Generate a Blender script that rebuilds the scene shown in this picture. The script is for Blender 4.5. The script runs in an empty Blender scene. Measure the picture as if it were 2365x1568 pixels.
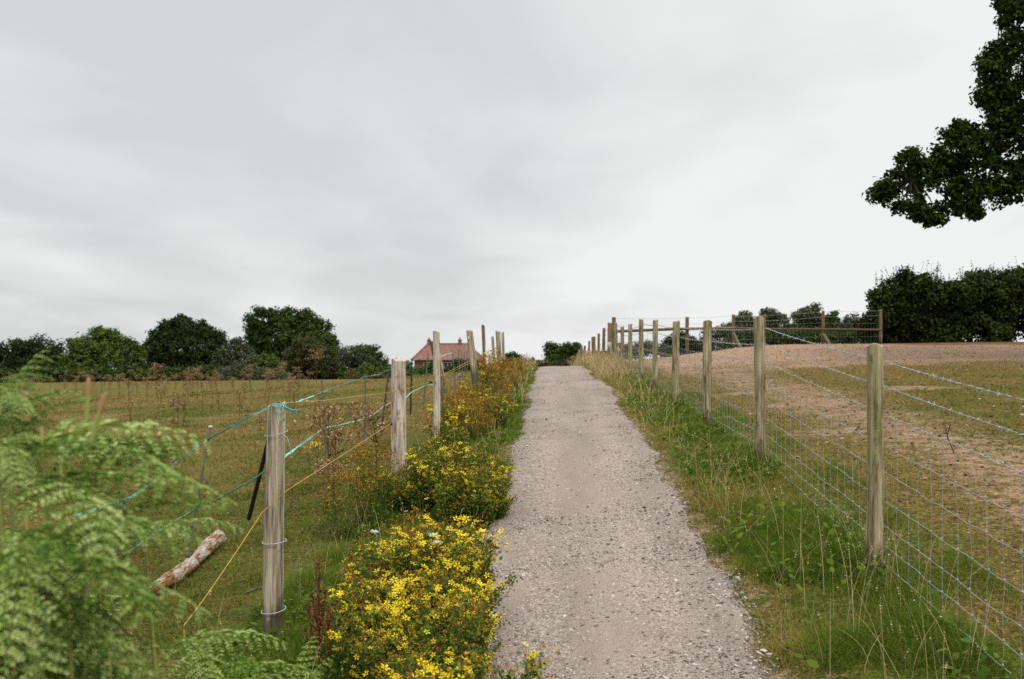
import bpy, math
import numpy as np
from mathutils import Vector

rng = np.random.default_rng(11)
scene = bpy.context.scene
COL = scene.collection
F, CX, CY, CZ = 2300.0, 1182.5, 784.0, 1.65     # focal length, centre (in photo units), eye height
R = math.radians

def P(px, py, d):
    """world point seen at photo position px, py, standing d metres ahead"""
    return np.array([(px - CX) / F * d, d, CZ - (py - CY) / F * d])

# ---------------------------------------------------------------- noise / helpers
def _h(i, j, s):
    v = np.sin(i * 127.1 + j * 311.7 + s * 74.7) * 43758.5453
    return v - np.floor(v)

def vnoise(x, y, s=0.0):
    x = np.asarray(x, float); y = np.asarray(y, float)
    i, j = np.floor(x), np.floor(y)
    u, v = x - i, y - j
    u = u * u * (3 - 2 * u); v = v * v * (3 - 2 * v)
    return (_h(i, j, s) * (1 - u) + _h(i + 1, j, s) * u) * (1 - v) + (_h(i, j + 1, s) * (1 - u) + _h(i + 1, j + 1, s) * u) * v

def fbm(x, y, s=0.0, o=3):
    r, a, t = 0.0, 1.0, 0.0
    for k in range(o):
        r = r + a * vnoise(np.asarray(x) * 2 ** k, np.asarray(y) * 2 ** k, s + k * 3.1)
        t += a; a *= 0.5
    return r / t

def sstep(a, b, x):
    t = np.clip((np.asarray(x, float) - a) / (b - a), 0, 1)
    return t * t * (3 - 2 * t)

WORLD = {}
def tag(o, label=None, cat=None, group=None, kind=None):
    if label: o['label'] = label
    if cat: o['category'] = cat
    if group: o['group'] = group
    if kind: o['kind'] = kind
    return o

def link(o, parent, origin):
    COL.objects.link(o)
    origin = np.array(origin, float)
    if parent is not None:
        o.parent = parent
        o.location = Vector(origin - WORLD[parent.name])
    else:
        o.location = Vector(origin)
    WORLD[o.name] = origin
    return o

def empty(name, loc, label=None, cat=None, group=None):
    o = bpy.data.objects.new(name, None)
    o.empty_display_size = 0.1
    link(o, None, loc)
    return tag(o, label, cat, group)

def bulk(name, V, Fc, mat, parent=None, origin=(0, 0, 0), tint=None, smooth=None):
    """ONE mesh object from arrays; Fc is (m,k)"""
    V = np.asarray(V, np.float32) - np.asarray(origin, np.float32)
    Fc = np.asarray(Fc, np.int32)
    m, k = Fc.shape
    me = bpy.data.meshes.new(name)
    me.vertices.add(len(V)); me.vertices.foreach_set('co', V.ravel())
    me.loops.add(m * k); me.loops.foreach_set('vertex_index', Fc.ravel())
    me.polygons.add(m); me.polygons.foreach_set('loop_start', np.arange(0, m * k, k, dtype=np.int32))
    if smooth is None: smooth = np.zeros(m, bool)
    elif np.isscalar(smooth): smooth = np.full(m, bool(smooth))
    me.update(calc_edges=True)
    me.polygons.foreach_set('use_smooth', np.asarray(smooth, bool))
    if tint is not None:
        a = me.attributes.new('tint', 'FLOAT', 'POINT')
        a.data.foreach_set('value', np.asarray(tint, np.float32))
    me.materials.append(mat)
    o = bpy.data.objects.new(name, me)
    return link(o, parent, origin)

class MB:
    """collects triangles, then builds them as ONE mesh object"""
    def __init__(s): s.V, s.F, s.S, s.T, s.n = [], [], [], [], 0
    def add(s, V, Fc, smooth=False, tint=0.5):
        V = np.asarray(V, float); Fc = np.asarray(Fc, int)
        s.V.append(V); s.F.append(Fc + s.n); s.n += len(V)
        s.S.append(np.full(len(Fc), smooth) if np.isscalar(smooth) else np.asarray(smooth))
        s.T.append(np.full(len(V), tint) if np.isscalar(tint) else np.asarray(tint))
        return s
    def tube(s, pts, rad, sides=6, cap=True, tint=0.5):
        V, Fc, S = tube(pts, rad, sides, cap); return s.add(V, Fc, S, tint)
    def box(s, c, size, rot=None, tint=0.5):
        v = np.array([[x, y, z] for x in (-.5, .5) for y in (-.5, .5) for z in (-.5, .5)]) * np.array(size)
        if rot is not None: v = v @ np.array(rot).T
        f = [[0,1,3],[0,3,2],[4,6,7],[4,7,5],[0,4,5],[0,5,1],[2,3,7],[2,7,6],[0,2,6],[0,6,4],[1,5,7],[1,7,3]]
        return s.add(v + np.array(c), f, False, tint)
    def build(s, name, mat, parent=None, origin=(0, 0, 0)):
        return bulk(name, np.concatenate(s.V), np.concatenate(s.F), mat, parent, origin, np.concatenate(s.T), np.concatenate(s.S))

def frames(pts):
    pts = np.asarray(pts, float)
    t = np.gradient(pts, axis=0); t /= np.linalg.norm(t, axis=1, keepdims=True) + 1e-12
    up = np.array([0, 0, 1.0]) if abs(t[0][2]) < .9 else np.array([1.0, 0, 0])
    a = np.cross(t[0], up); a /= np.linalg.norm(a)
    A, B = [], []
    for i in range(len(pts)):
        a = a - t[i] * (a @ t[i]); a /= np.linalg.norm(a) + 1e-12
        A.append(a); B.append(np.cross(t[i], a))
    return t, np.array(A), np.array(B)

def tube(pts, rad, sides=6, cap=True):
    pts = np.asarray(pts, float); n = len(pts)
    rad = np.full(n, rad) if np.isscalar(rad) else np.asarray(rad, float)
    t, A, B = frames(pts)
    th = np.arange(sides) * 2 * math.pi / sides
    V = pts[:, None] + rad[:, None, None] * (np.cos(th)[None, :, None] * A[:, None] + np.sin(th)[None, :, None] * B[:, None])
    V = V.reshape(-1, 3)
    i, j = np.meshgrid(np.arange(n - 1), np.arange(sides), indexing='ij')
    a = (i * sides + j).ravel(); b = (i * sides + (j + 1) % sides).ravel()
    Fc = np.concatenate([np.stack([a, b, b + sides], 1), np.stack([a, b + sides, a + sides], 1)])
    S = np.ones(len(Fc), bool)
    if cap:
        m = len(V)
        V = np.concatenate([V, V[:sides], V[-sides:]])
        k = np.arange(1, sides - 1)
        c0 = np.stack([np.full(sides - 2, m), m + k + 1, m + k], 1)
        c1 = np.stack([np.full(sides - 2, m + sides), m + sides + k, m + sides + k + 1], 1)
        Fc = np.concatenate([Fc, c0, c1]); S = np.concatenate([S, np.zeros(2 * (sides - 2), bool)])
    return V, Fc, S

def copy_tree(o, loc, rz=0.0, sc=1.0, label=None, group=None, tilt=(0, 0)):
    """a thing and copies of its parts"""
    c = o.copy(); COL.objects.link(c)
    c.location = Vector(loc); c.rotation_euler = (tilt[0], tilt[1], rz); c.scale = (sc, sc, sc) if np.isscalar(sc) else sc
    if label: c['label'] = label
    if group: c['group'] = group
    for ch in o.children:
        d = ch.copy(); COL.objects.link(d); d.parent = c
        for g in ch.children:
            e = g.copy(); COL.objects.link(e); e.parent = d
    return c

def rand_frames(n, nrm=None, spread=1.0):
    """n random orthonormal frames; nrm biases the third axis"""
    z = rng.normal(size=(n, 3)) * spread
    if nrm is not None: z = z + nrm
    z /= np.linalg.norm(z, axis=1, keepdims=True) + 1e-9
    x = rng.normal(size=(n, 3)); x -= z * (x * z).sum(1, keepdims=True); x /= np.linalg.norm(x, axis=1, keepdims=True) + 1e-9
    return x, np.cross(z, x), z

LEAF = np.array([[-1, 0, 0], [-.45, .52, .12], [.45, .5, .05], [1, 0, -.1], [.45, -.5, .05], [-.45, -.52, .12]], float) * .5
LEAF_F = np.array([[0, 1, 5], [1, 2, 5], [2, 4, 5], [2, 3, 4]])
QUAD = np.array([[-1, 0, 0], [0, .55, .1], [1, 0, 0], [0, -.55, .1]], float) * .5
QUAD_F = np.array([[0, 1, 3], [1, 2, 3]])

def leaves(pos, size, nrm=None, spread=1.0, shape='hex', tint=None):
    pos = np.asarray(pos); n = len(pos)
    T, TF = (LEAF, LEAF_F) if shape == 'hex' else (QUAD, QUAD_F)
    X, Y, Z = rand_frames(n, nrm, spread)
    size = np.broadcast_to(size, (n,))
    V = pos[:, None] + size[:, None, None] * (T[None, :, 0:1] * X[:, None] + T[None, :, 1:2] * Y[:, None] + T[None, :, 2:3] * Z[:, None])
    Fc = TF[None] + (np.arange(n) * len(T))[:, None, None]
    tt = rng.random(n) if tint is None else tint
    return V.reshape(-1, 3), Fc.reshape(-1, 3), np.repeat(tt, len(T))

# ---------------------------------------------------------------- materials
def srgb(r, g, b):
    f = lambda c: c / 255 / 12.92 if c / 255 <= .04045 else ((c / 255 + .055) / 1.055) ** 2.4
    return (f(r), f(g), f(b), 1)

class N:
    """thin helper around a node tree"""
    def __init__(s, name):
        s.m = bpy.data.materials.new(name); s.m.use_nodes = True
        s.t = s.m.node_tree; s.b = s.t.nodes['Principled BSDF']; s.out = s.t.nodes['Material Output']
    def n(s, kind, **kw):
        o = s.t.nodes.new('ShaderNode' + kind)
        for k, v in kw.items():
            if k.startswith('i_'):
                o.inputs[k[2:].replace('_', ' ')].default_value = v
            else: setattr(o, k, v)
        return o
    def l(s, a, b): s.t.links.new(a, b)
    def noise(s, vec, scale, detail=4, rough=.6):
        o = s.n('TexNoise'); o.inputs['Scale'].default_value = scale; o.inputs['Detail'].default_value = detail; o.inputs['Roughness'].default_value = rough
        if vec is not None: s.l(vec, o.inputs['Vector'])
        return o.outputs['Fac']
    def ramp(s, fac, stops, mode='LINEAR'):
        o = s.n('ValToRGB'); e = o.color_ramp; e.interpolation = mode
        while len(e.elements) < len(stops): e.elements.new(0.5)
        for el, (p, c) in zip(e.elements, stops):
            el.position = p; el.color = c if len(c) == 4 else (*c, 1)
        s.l(fac, o.inputs['Fac']); return o.outputs['Color']
    def mix(s, fac, a, b, blend='MIX'):
        o = s.n('Mix', data_type='RGBA', blend_type=blend)
        for sock, v in ((o.inputs[0], fac), (o.inputs[6], a), (o.inputs[7], b)):
            if hasattr(v, 'links') or hasattr(v, 'is_linked'): s.l(v, sock)
            else: sock.default_value = v
        return o.outputs[2]
    def math(s, op, a, b=0.0, clamp=False):
        o = s.n('Math', operation=op, use_clamp=clamp)
        for sock, v in ((o.inputs[0], a), (o.inputs[1], b)):
            if hasattr(v, 'is_linked'): s.l(v, sock)
            else: sock.default_value = v
        return o.outputs[0]
    def coord(s, which='Object'): return s.n('TexCoord').outputs[which]
    def scaled(s, vec, sc, off=None):
        o = s.n('Mapping'); o.inputs['Scale'].default_value = sc; s.l(vec, o.inputs['Vector'])
        if off is not None: s.l(off, o.inputs['Location'])
        return o.outputs['Vector']
    def attr(s, name): return s.n('Attribute', attribute_name=name).outputs['Fac']
    def bump(s, h, strength=.3, dist=.01):
        o = s.n('Bump'); o.inputs['Strength'].default_value = strength; o.inputs['Distance'].default_value = dist
        s.l(h, o.inputs['Height']); s.l(o.outputs['Normal'], s.b.inputs['Normal'])
    def done(s, color, rough=.8, spec=.3):
        if hasattr(color, 'is_linked'): s.l(color, s.b.inputs['Base Color'])
        else: s.b.inputs['Base Color'].default_value = color
        s.b.inputs['Roughness'].default_value = rough
        s.b.inputs['Specular IOR Level'].default_value = spec
        return s.m
    def translucent(s, color, fac):
        tr = s.n('BsdfTranslucent'); mx = s.n('MixShader'); mx.inputs[0].default_value = fac
        s.l(color, tr.inputs['Color']); s.l(s.b.outputs[0], mx.inputs[1]); s.l(tr.outputs[0], mx.inputs[2])
        s.l(mx.outputs[0], s.out.inputs['Surface'])

def leaf_mat(name, stops, trans=.25, rough=.6, spec=.25):
    n = N(name)
    c = n.ramp(n.attr('tint'), stops)
    n.done(c, rough, spec)
    if trans: n.translucent(c, trans)
    return n.m

def wood_mat(name, dark, mid, light, stain=None, stain_amt=.5, wear=None):
    n = N(name)
    off = n.n('ObjectInfo').outputs['Random']
    sh = n.math('MULTIPLY', off, 37.0)
    co = n.coord()
    cb = n.n('CombineXYZ'); n.l(sh, cb.inputs[0]); n.l(sh, cb.inputs[1]); n.l(sh, cb.inputs[2])
    g = n.noise(n.scaled(co, (55, 55, 2.2), cb.outputs[0]), 1.0, 5, .65)
    c = n.ramp(g, [(.36, dark), (.5, mid), (.64, light)])
    p = n.noise(n.scaled(co, (9, 9, 3), cb.outputs[0]), 1.0, 4, .6)
    if stain is not None:
        f = n.ramp(p, [(.44, (0, 0, 0)), (.68, (stain_amt,) * 3)])
        c = n.mix(f, c, stain)
    if wear is not None:
        w = n.noise(n.scaled(co, (28, 28, 6), cb.outputs[0]), 1.0, 5, .7)
        f = n.ramp(w, [(.53, (0, 0, 0)), (.60, (.75,) * 3)])
        c = n.mix(f, c, wear)
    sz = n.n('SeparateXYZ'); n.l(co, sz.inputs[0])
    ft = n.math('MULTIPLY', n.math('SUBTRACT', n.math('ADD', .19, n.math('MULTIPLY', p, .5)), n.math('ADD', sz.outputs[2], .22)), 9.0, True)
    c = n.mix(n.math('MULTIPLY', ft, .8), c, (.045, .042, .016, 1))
    n.bump(g, .9, .008)
    return n.done(c, .85, .2)

def plain_mat(name, col, rough=.6, metal=0.0, var=.25, scale=30):
    n = N(name)
    k = n.noise(n.coord(), scale, 3)
    d = tuple(x * (1 - var) for x in col[:3]) + (1,); l = tuple(min(1, x * (1 + var)) for x in col[:3]) + (1,)
    n.b.inputs['Metallic'].default_value = metal
    return n.done(n.ramp(k, [(.3, d), (.7, l)]), rough, .3)

M = {}
M['post_green'] = wood_mat('green_tinged_wood', (.10, .075, .04), (.33, .27, .165), (.52, .45, .32), (.19, .19, .06, 1), .6, (.12, .085, .035, 1))
M['post_grey'] = wood_mat('weathered_grey_wood', (.10, .075, .05), (.35, .29, .205), (.52, .45, .34), (.19, .18, .10, 1), .5)
M['post_pale'] = wood_mat('barkless_pale_wood', (.27, .21, .155), (.50, .43, .35), (.62, .56, .48), (.34, .28, .21, 1), .5, (.16, .085, .045, 1))
M['post_brown'] = wood_mat('brown_wood', (.075, .05, .032), (.17, .115, .07), (.27, .195, .125), (.13, .10, .05, 1), .5)
M['post_dark'] = wood_mat('dark_mossy_wood', (.05, .04, .022), (.11, .085, .045), (.19, .15, .085), (.07, .075, .03, 1), .6)
M['post_new'] = wood_mat('orange_brown_wood', (.13, .08, .045), (.26, .17, .10), (.37, .26, .165), (.2, .15, .08, 1), .4)
M['wire'] = plain_mat('galvanised_wire', (.37, .385, .40), .45, .35, .2, 12)
M['tape'] = plain_mat('teal_tape', (.18, .47, .42), .6, 0, .3, 25)
M['cord'] = plain_mat('orange_cord', (.48, .28, .055), .6, 0, .25, 60)
M['black'] = plain_mat('black_plastic', (.018, .018, .02), .5, 0, .3, 40)
M['stake'] = plain_mat('grey_plastic', (.11, .11, .105), .55, 0, .35, 30)
M['stake_white'] = plain_mat('white_plastic', (.62, .62, .60), .5, 0, .1, 30)
M['tie'] = plain_mat('pale_wire', (.38, .41, .46), .4, .2, .15, 40)

# ---------------------------------------------------------------- terrain
def xf(d): return 2.01 + .037 * (np.asarray(d, float) - 5.5)          # line of the stock fence
_pd = np.array([-8, 0, 3, 4.84, 5.5, 7.2, 9.3, 12.6, 15.9, 22.7, 33, 48, 80])
_pl = np.array([-.6, -.36, -.27, -.22, -.21, -.2, -.06, .09, .22, .45, .80, 1.3, 2.4])
_pr = np.array([.8, 1.03, 1.12, 1.19, 1.21, 1.27, 1.37, 1.55, 1.68, 1.9, 2.24, 2.7, 3.8])
def xl(d): return np.interp(d, _pd, _pl)
def xr(d): return np.interp(d, _pd, _pr)
def xl_n(d): return xl(d) + (fbm(np.asarray(d) * .9, 3.3, 5) - .5) * .24 + (vnoise(np.asarray(d) * 4, 1.3, 8) - .5) * .12
def xr_n(d): return xr(d) + (fbm(np.asarray(d) * .9, 7.7, 9) - .5) * .26 + (vnoise(np.asarray(d) * 4, 4.3, 2) - .5) * .12

ctrl = []
for d, z in ((-20, -.2), (-8, -.12), (0, -.05), (3, 0), (4.8, .03), (5.5, .09), (7.2, .25), (9.3, .39), (12.6, .48), (15.9, .54), (22.7, .62), (33, .74), (38, .58), (48, -.35), (60, -1.3)):
    ctrl.append(((xl(d) + xr(d)) / 2, d, z))
for d, z in ((-20, -.1), (-8, 0), (0, .10), (3, .22), (5.5, .37), (8.5, .6), (11.4, .66), (14.1, .73), (16.9, .8), (19.3, .85), (22.2, .87), (27.6, .9), (33, .72), (36, .56), (42, .2), (48, -.15)):
    ctrl.append((float(xf(d)), d, z))
ctrl += [(-1.3, -8, -.1), (-1.3, 0, -.1), (-1.3, 2.5, -.08), (-1.31, 5.5, 0), (-.98, 8.7, .19), (-.84, 11, .41), (-.62, 15, .5), (-.53, 18, .58), (-.35, 21, .62), (0, 26, .68), (.4, 33, .72), (.6, 40, .42), (.8, 48, -.5)]
ctrl += [(-2.5, 7.8, -.08), (-2.1, 11, .1), (-1.98, 13.4, .14), (-1.7, 19, .26), (-1.72, 20.5, .32), (-1.55, 26, .31), (-4, 3, -.2), (-6, 8, -.25), (-6, 15, -.2),
         (-12, 15, -.4), (-10, 30, -.32), (-3, 30, .1), (-3, 45, -.35), (-20, 30, -.8), (-15, 60, -1.25), (-30, 60, -1.5), (-8, 60, -1.05), (0, 60, -1.3),
         (-45, 90, -2.3), (-20, 90, -2.0), (-8, 90, -2.0), (0, 90, -2.5), (-30, 140, -5.5), (-10, 165, -8), (20, 160, -8), (-80, 140, -6), (-80, 90, -3), (-40, 15, -1.2), (-30, 0, -.6), (-30, -20, -.6)]
ctrl += [(5, 5.5, .46), (4, 8.5, .69), (6, 10, .8), (10, 10, .87), (5, 15, .92), (10, 20, 1.12), (18, 20, 1.2), (5, 20, 1.0), (6, 28, 1.14), (15, 30, 1.34), (25, 30, 1.38),
         (5.45, 31, 1.2), (7.7, 34.5, 1.35), (11.3, 36.5, 1.45), (14.1, 38, 1.47), (25, 38, 1.5), (20, 46, 1.5), (32, 46, 1.5), (8, 44, .9), (5, 50, .1), (12, 60, -.3), (25, 60, .8),
         (15, 80, -2), (40, 80, 0), (30, 100, -2), (80, 160, -4), (60, 60, 1.0), (60, 15, 1.3), (30, 0, .9), (30, -20, .7), (10, 0, .45)]
for k in range(12):
    a = k * math.pi / 6
    ctrl.append((620 * math.sin(a), 620 * math.cos(a) + 100, -36))
    ctrl.append((300 * math.sin(a), 300 * math.cos(a) + 60, -17 if math.cos(a) > -.3 else -3))
C = np.array(ctrl, float)
def _phi(r2): return .5 * r2 * np.log(r2 + 1e-9)
_d2 = ((C[:, None, :2] - C[None, :, :2]) ** 2).sum(-1)
_n = len(C)
_A = np.zeros((_n + 3, _n + 3)); _A[:_n, :_n] = _phi(_d2) + np.eye(_n) * .6
_A[:_n, _n] = 1; _A[:_n, _n + 1:] = C[:, :2]; _A[_n:, :_n] = _A[:_n, _n:].T
_w = np.linalg.solve(_A, np.concatenate([C[:, 2], np.zeros(3)]))

def G0(x, y):
    x = np.asarray(x, float); y = np.asarray(y, float)
    sh = np.broadcast(x, y).shape
    q = np.stack([np.broadcast_to(x, sh).ravel(), np.broadcast_to(y, sh).ravel()], 1)
    out = np.empty(len(q))
    for i in range(0, len(q), 40000):
        b = q[i:i + 40000]
        r2 = (b[:, None, 0] - C[None, :, 0]) ** 2 + (b[:, None, 1] - C[None, :, 1]) ** 2
        out[i:i + 40000] = _phi(r2) @ _w[:_n] + _w[_n] + b @ _w[_n + 1:]
    return out.reshape(sh)

def in_path(x, y, soft=.12):
    return sstep(-soft, soft, np.minimum(x - xl(y), xr(y) - x)) * (np.asarray(y) < 60)

def G(x, y):
    """ground height"""
    x = np.asarray(x, float); y = np.asarray(y, float)
    z = G0(x, y)
    dist = np.hypot(x, y)
    amp = np.where(dist < 60, .05, .05 + (dist - 60) * .001) * (1 - sstep(-.5, .1, np.minimum(x - xl(y), xr(y) - x)))
    return z + amp * (fbm(x * .55, y * .55, 4) - .5) - .02 * in_path(x, y)
_fd = np.array([-5, 2.5, 5.5, 8.7, 11, 15, 18, 21, 26, 33, 40, 48]); _fx = np.array([-1.6, -1.45, -1.31, -.98, -.84, -.62, -.53, -.35, 0, .4, .6, .8])
def xp(d): return np.interp(d, _fd, _fx)      # line of the old posts
# ---------------------------------------------------------------- ground sheet
def axis(lo, hi, a, b, fine, grow=1.09):
    core = list(np.arange(a, b + 1e-6, fine))
    s, x = fine, core[-1]
    while x < hi: s *= grow; x += s; core.append(x)
    s, x = fine, core[0]; pre = []
    while x > lo: s *= grow; x -= s; pre.append(x)
    return np.array(pre[::-1] + core)
gx = axis(-700, 700, -7, 9, .2); gy = axis(-60, 800, 1, 34, .2, 1.06)
GXX, GYY = np.meshgrid(gx, gy)
GZZ = G(GXX, GYY)
nx, ny = len(gx), len(gy)
ii, jj = np.meshgrid(np.arange(ny - 1), np.arange(nx - 1), indexing='ij')
a = (ii * nx + jj).ravel()
quads = np.stack([a, a + 1, a + nx + 1, a + nx], 1)

def bare_field(x, y):
    """0..1: how worn to bare earth the pasture is"""
    dx = x - xf(y)
    right = sstep(.2, 1.2, dx)
    band = sstep(17.5, 25, y + (fbm(x * .25, y * .25, 21) - .5) * 7) * (1 - sstep(60, 75, y)) * (.85 + .3 * (fbm(x * .5, y * .5, 12) - .5))
    track = np.exp(-((dx - 1.7 - .7 * (fbm(y * .4, 2.2, 31) - .5)) / .8) ** 2) * sstep(3, 6, y) * .58
    spots = sstep(.58, .74, fbm(x * .7, y * .7, 14)) * .7
    r = right * np.maximum(np.maximum(band, track), spots)
    edge_ = np.maximum(xl(y) - x, x - xr(y))
    r = np.maximum(r, .5 * (1 - sstep(.02, .34, edge_ + .3 * (fbm(x * 2.5, y * 2.5, 88) - .5))) * (edge_ > -.3))
    l = sstep(.4, 1.5, xl(y) - .9 - x) * sstep(.60, .78, fbm(x * .6, y * .6, 17)) * .35
    return np.clip(r + l, 0, 1)
def green_field(x, y):
    v = fbm(x * .45, y * .45, 6)
    verge = 1 - sstep(.0, .55, np.maximum(x - xf(y), np.where(y < 4.8, xl(y) - 1.0, xp(y) - .05) - x))
    return np.clip(sstep(.40, .68, v) * np.where(x > xr(y), .50, .68) + verge * .6, 0, 1)
def litter_f(x, y): return sstep(33, 35.5, y + 2.5 * (fbm(x * .6, y * .6, 55) - .5)) * (1 - sstep(50, 56, y)) * sstep(9, 13, x)

n = N('pasture_soil')
co = n.coord()
n1 = n.noise(co, 1.1, 4, .6); n2 = n.noise(co, 7, 5, .65); n3 = n.noise(co, 46, 4, .7)
grass = n.ramp(n3, [(.36, (.055, .042, .010)), (.48, (.128, .092, .024)), (.58, (.215, .146, .046)), (.70, (.33, .23, .095))])
green = n.ramp(n3, [(.36, (.026, .046, .005)), (.52, (.078, .105, .013)), (.70, (.18, .165, .034))])
n4 = n.noise(co, 2.6, 3, .55); n5 = n.noise(co, 17, 4, .65)
gf = n.math('ADD', n.math('ADD', n.attr('green'), n.math('MULTIPLY', n.math('SUBTRACT', n4, .5), 2.4)), n.math('MULTIPLY', n.math('SUBTRACT', n5, .5), 2.6), True)
c = n.mix(gf, grass, green)
c = n.mix(1.0, c, n.ramp(n5, [(.34, (.50, .46, .42)), (.52, (.95, .93, .90)), (.68, (1.25, 1.2, 1.15))]), 'MULTIPLY')
bare = n.ramp(n3, [(.36, (.17, .098, .062)), (.5, (.35, .225, .155)), (.66, (.48, .33, .24))])
bf = n.math('ADD', n.math('MULTIPLY', n.attr('bare'), 1.35), n.math('ADD', n.math('MULTIPLY', n.math('SUBTRACT', n2, .60), 2.6), n.math('MULTIPLY', n.math('SUBTRACT', n5, .52), 2.0)), True)
bf = n.math('MULTIPLY', bf, n.math('MULTIPLY', n.attr('bare'), 3.0, True), True)
c = n.mix(bf, c, bare)
litter = n.ramp(n3, [(.3, (.075, .032, .014)), (.6, (.17, .082, .035)), (.8, (.26, .15, .07))])
c = n.mix(n.attr('litter'), c, litter)
n.bump(n.math('ADD', n3, n.math('MULTIPLY', n2, 1.5)), .8, .03)
M['ground'] = n.done(c, .95, .1)
ground = bulk('ground', np.stack([GXX.ravel(), GYY.ravel(), GZZ.ravel()], 1), quads, M['ground'], smooth=True)
for nm, fn in (('bare', bare_field), ('green', green_field), ('litter', litter_f)):
    at = ground.data.attributes.new(nm, 'FLOAT', 'POINT'); at.data.foreach_set('value', fn(GXX, GYY).ravel().astype(np.float32))
tag(ground, 'dry olive and bare brown pasture sloping over a low hill', 'ground', kind='structure')

# ---------------------------------------------------------------- gravel path
pd = np.concatenate([np.arange(-8, 20, .08), np.arange(20, 62, .25)])
u = np.linspace(0, 1, 25)
L_, R_ = xl_n(pd), xr_n(pd)
PX = L_[:, None] * (1 - u) + R_[:, None] * u; PY = np.repeat(pd[:, None], 25, 1)
PZ = G0(PX, PY) + .012 + .02 * np.sin(u * math.pi)[None] - .03 * (np.abs(u - .5) > .49)[None] + .012 * (fbm(PX * 2, PY * 2, 3) - .5)
k = len(u); ii, jj = np.meshgrid(np.arange(len(pd) - 1), np.arange(k - 1), indexing='ij'); a = (ii * k + jj).ravel()
n = N('crushed_stone')
co = n.coord()
def voro(sc):
    v = n.n('TexVoronoi'); v.inputs['Scale'].default_value = sc; n.l(co, v.inputs['Vector']); return v
v1, v2 = voro(85), voro(190)
st = n.ramp(n.math('FRACT', n.math('MULTIPLY', v1.outputs['Color'], 1.0)), [(0, (.10, .083, .074)), (.3, (.23, .19, .166)), (.65, (.345, .292, .252)), (1, (.48, .425, .375))])
fine = n.ramp(n.noise(co, 220, 3, .7), [(.38, (.175, .145, .123)), (.62, (.39, .333, .282))])
big = n.noise(n.scaled(co, (1.6, .8, 1)), 1.0, 4, .6)
mx = n.ramp(n.math('ADD', big, n.math('MULTIPLY', n.math('SUBTRACT', n.attr('wear'), .5), -.48)), [(.40, (.9,) * 3), (.60, (.15,) * 3)])
c = n.mix(mx, fine, st)
tone = n.ramp(n.noise(n.scaled(co, (2.2, .5, 1)), 1.0, 3), [(.35, (.84, .80, .78)), (.65, (1.06, 1.03, 1.0))])
c = n.mix(1.0, c, tone, 'MULTIPLY')
hh = n.math('SUBTRACT', 1.0, v1.outputs['Distance'])
n.bump(n.math('ADD', hh, n.math('MULTIPLY', n.math('SUBTRACT', 1.0, v2.outputs['Distance']), .5)), .7, .012)
M['path'] = n.done(c, .9, .2)
path = bulk('path', np.stack([PX.ravel(), PY.ravel(), PZ.ravel()], 1), np.stack([a, a + 1, a + k + 1, a + k], 1), M['path'], smooth=True)
uw = (np.repeat(u[None], len(pd), 0) + .05 * (fbm(PY * .35, PX * 0 + 2.0, 19) - .5)) * 2 - 1
wear = np.exp(-((np.abs(uw + .04) - .42) / .20) ** 2)
at = path.data.attributes.new('wear', 'FLOAT', 'POINT'); at.data.foreach_set('value', wear.ravel().astype(np.float32))
tag(path, 'pinkish grey gravel path climbing straight to the crest', 'path', kind='structure')

# loose stones on the path
ICO = None
def ico():
    t = (1 + 5 ** .5) / 2
    v = np.array([[-1, t, 0], [1, t, 0], [-1, -t, 0], [1, -t, 0], [0, -1, t], [0, 1, t], [0, -1, -t], [0, 1, -t], [t, 0, -1], [t, 0, 1], [-t, 0, -1], [-t, 0, 1]], float)
    f = np.array([[0,11,5],[0,5,1],[0,1,7],[0,7,10],[0,10,11],[1,5,9],[5,11,4],[11,10,2],[10,7,6],[7,1,8],[3,9,4],[3,4,2],[3,2,6],[3,6,8],[3,8,9],[4,9,5],[2,4,11],[6,2,10],[8,6,7],[9,8,1]])
    return v / np.linalg.norm(v[0]), f
IV, IF = ico()
def blobs(pos, size, tint=None):
    """small faceted lumps; size (n,3)"""
    nn = len(pos); X, Y, Z = rand_frames(nn, np.array([0, 0, 2.2]), .6)
    w = IV[None] * (1 + .25 * rng.normal(size=(nn, 12, 1))) * size[:, None]
    V = pos[:, None] + w[..., 0:1] * X[:, None] + w[..., 1:2] * Y[:, None] + w[..., 2:3] * Z[:, None]
    Fc = IF[None] + (np.arange(nn) * 12)[:, None, None]
    t = rng.random(nn) if tint is None else tint
    return V.reshape(-1, 3), Fc.reshape(-1, 3), np.repeat(t, 12)
pts = []
for d0 in np.arange(3.6, 26, .5):
    den = 4200 * min(1, (5.5 / max(d0, 5.5)) ** 1.9)
    m = int(den * 1.6 * .5)
    d = d0 + .5 * rng.random(m); uu = rng.random(m) * .985 + .0075
    wr = np.exp(-((np.abs(uu * 2 - .96) - .42) / .20) ** 2)
    keep = fbm(uu * 3, d * .8, 44) + .42 * np.abs(uu - .5) + .28 * rng.random(m) - .34 * (wr - .5) > .50
    pts.append(np.stack([xl_n(d) * (1 - uu) + xr_n(d) * uu + .06 * rng.normal(size=m), d], 1)[keep])
pts = np.concatenate(pts)
z = G0(pts[:, 0], pts[:, 1]) + .014 + .016 * np.sin(np.clip((pts[:, 0] - xl(pts[:, 1])) / (xr(pts[:, 1]) - xl(pts[:, 1])), 0, 1) * math.pi)
s = np.exp(rng.normal(math.log(.0049), .46, len(pts))).clip(.0025, .018)
sz = np.stack([s * (1 + .3 * rng.random(len(s))), s * (.7 + .3 * rng.random(len(s))), s * (.4 + .3 * rng.random(len(s)))], 1)
V, Fc, T = blobs(np.column_stack([pts, z]), sz)
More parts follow.
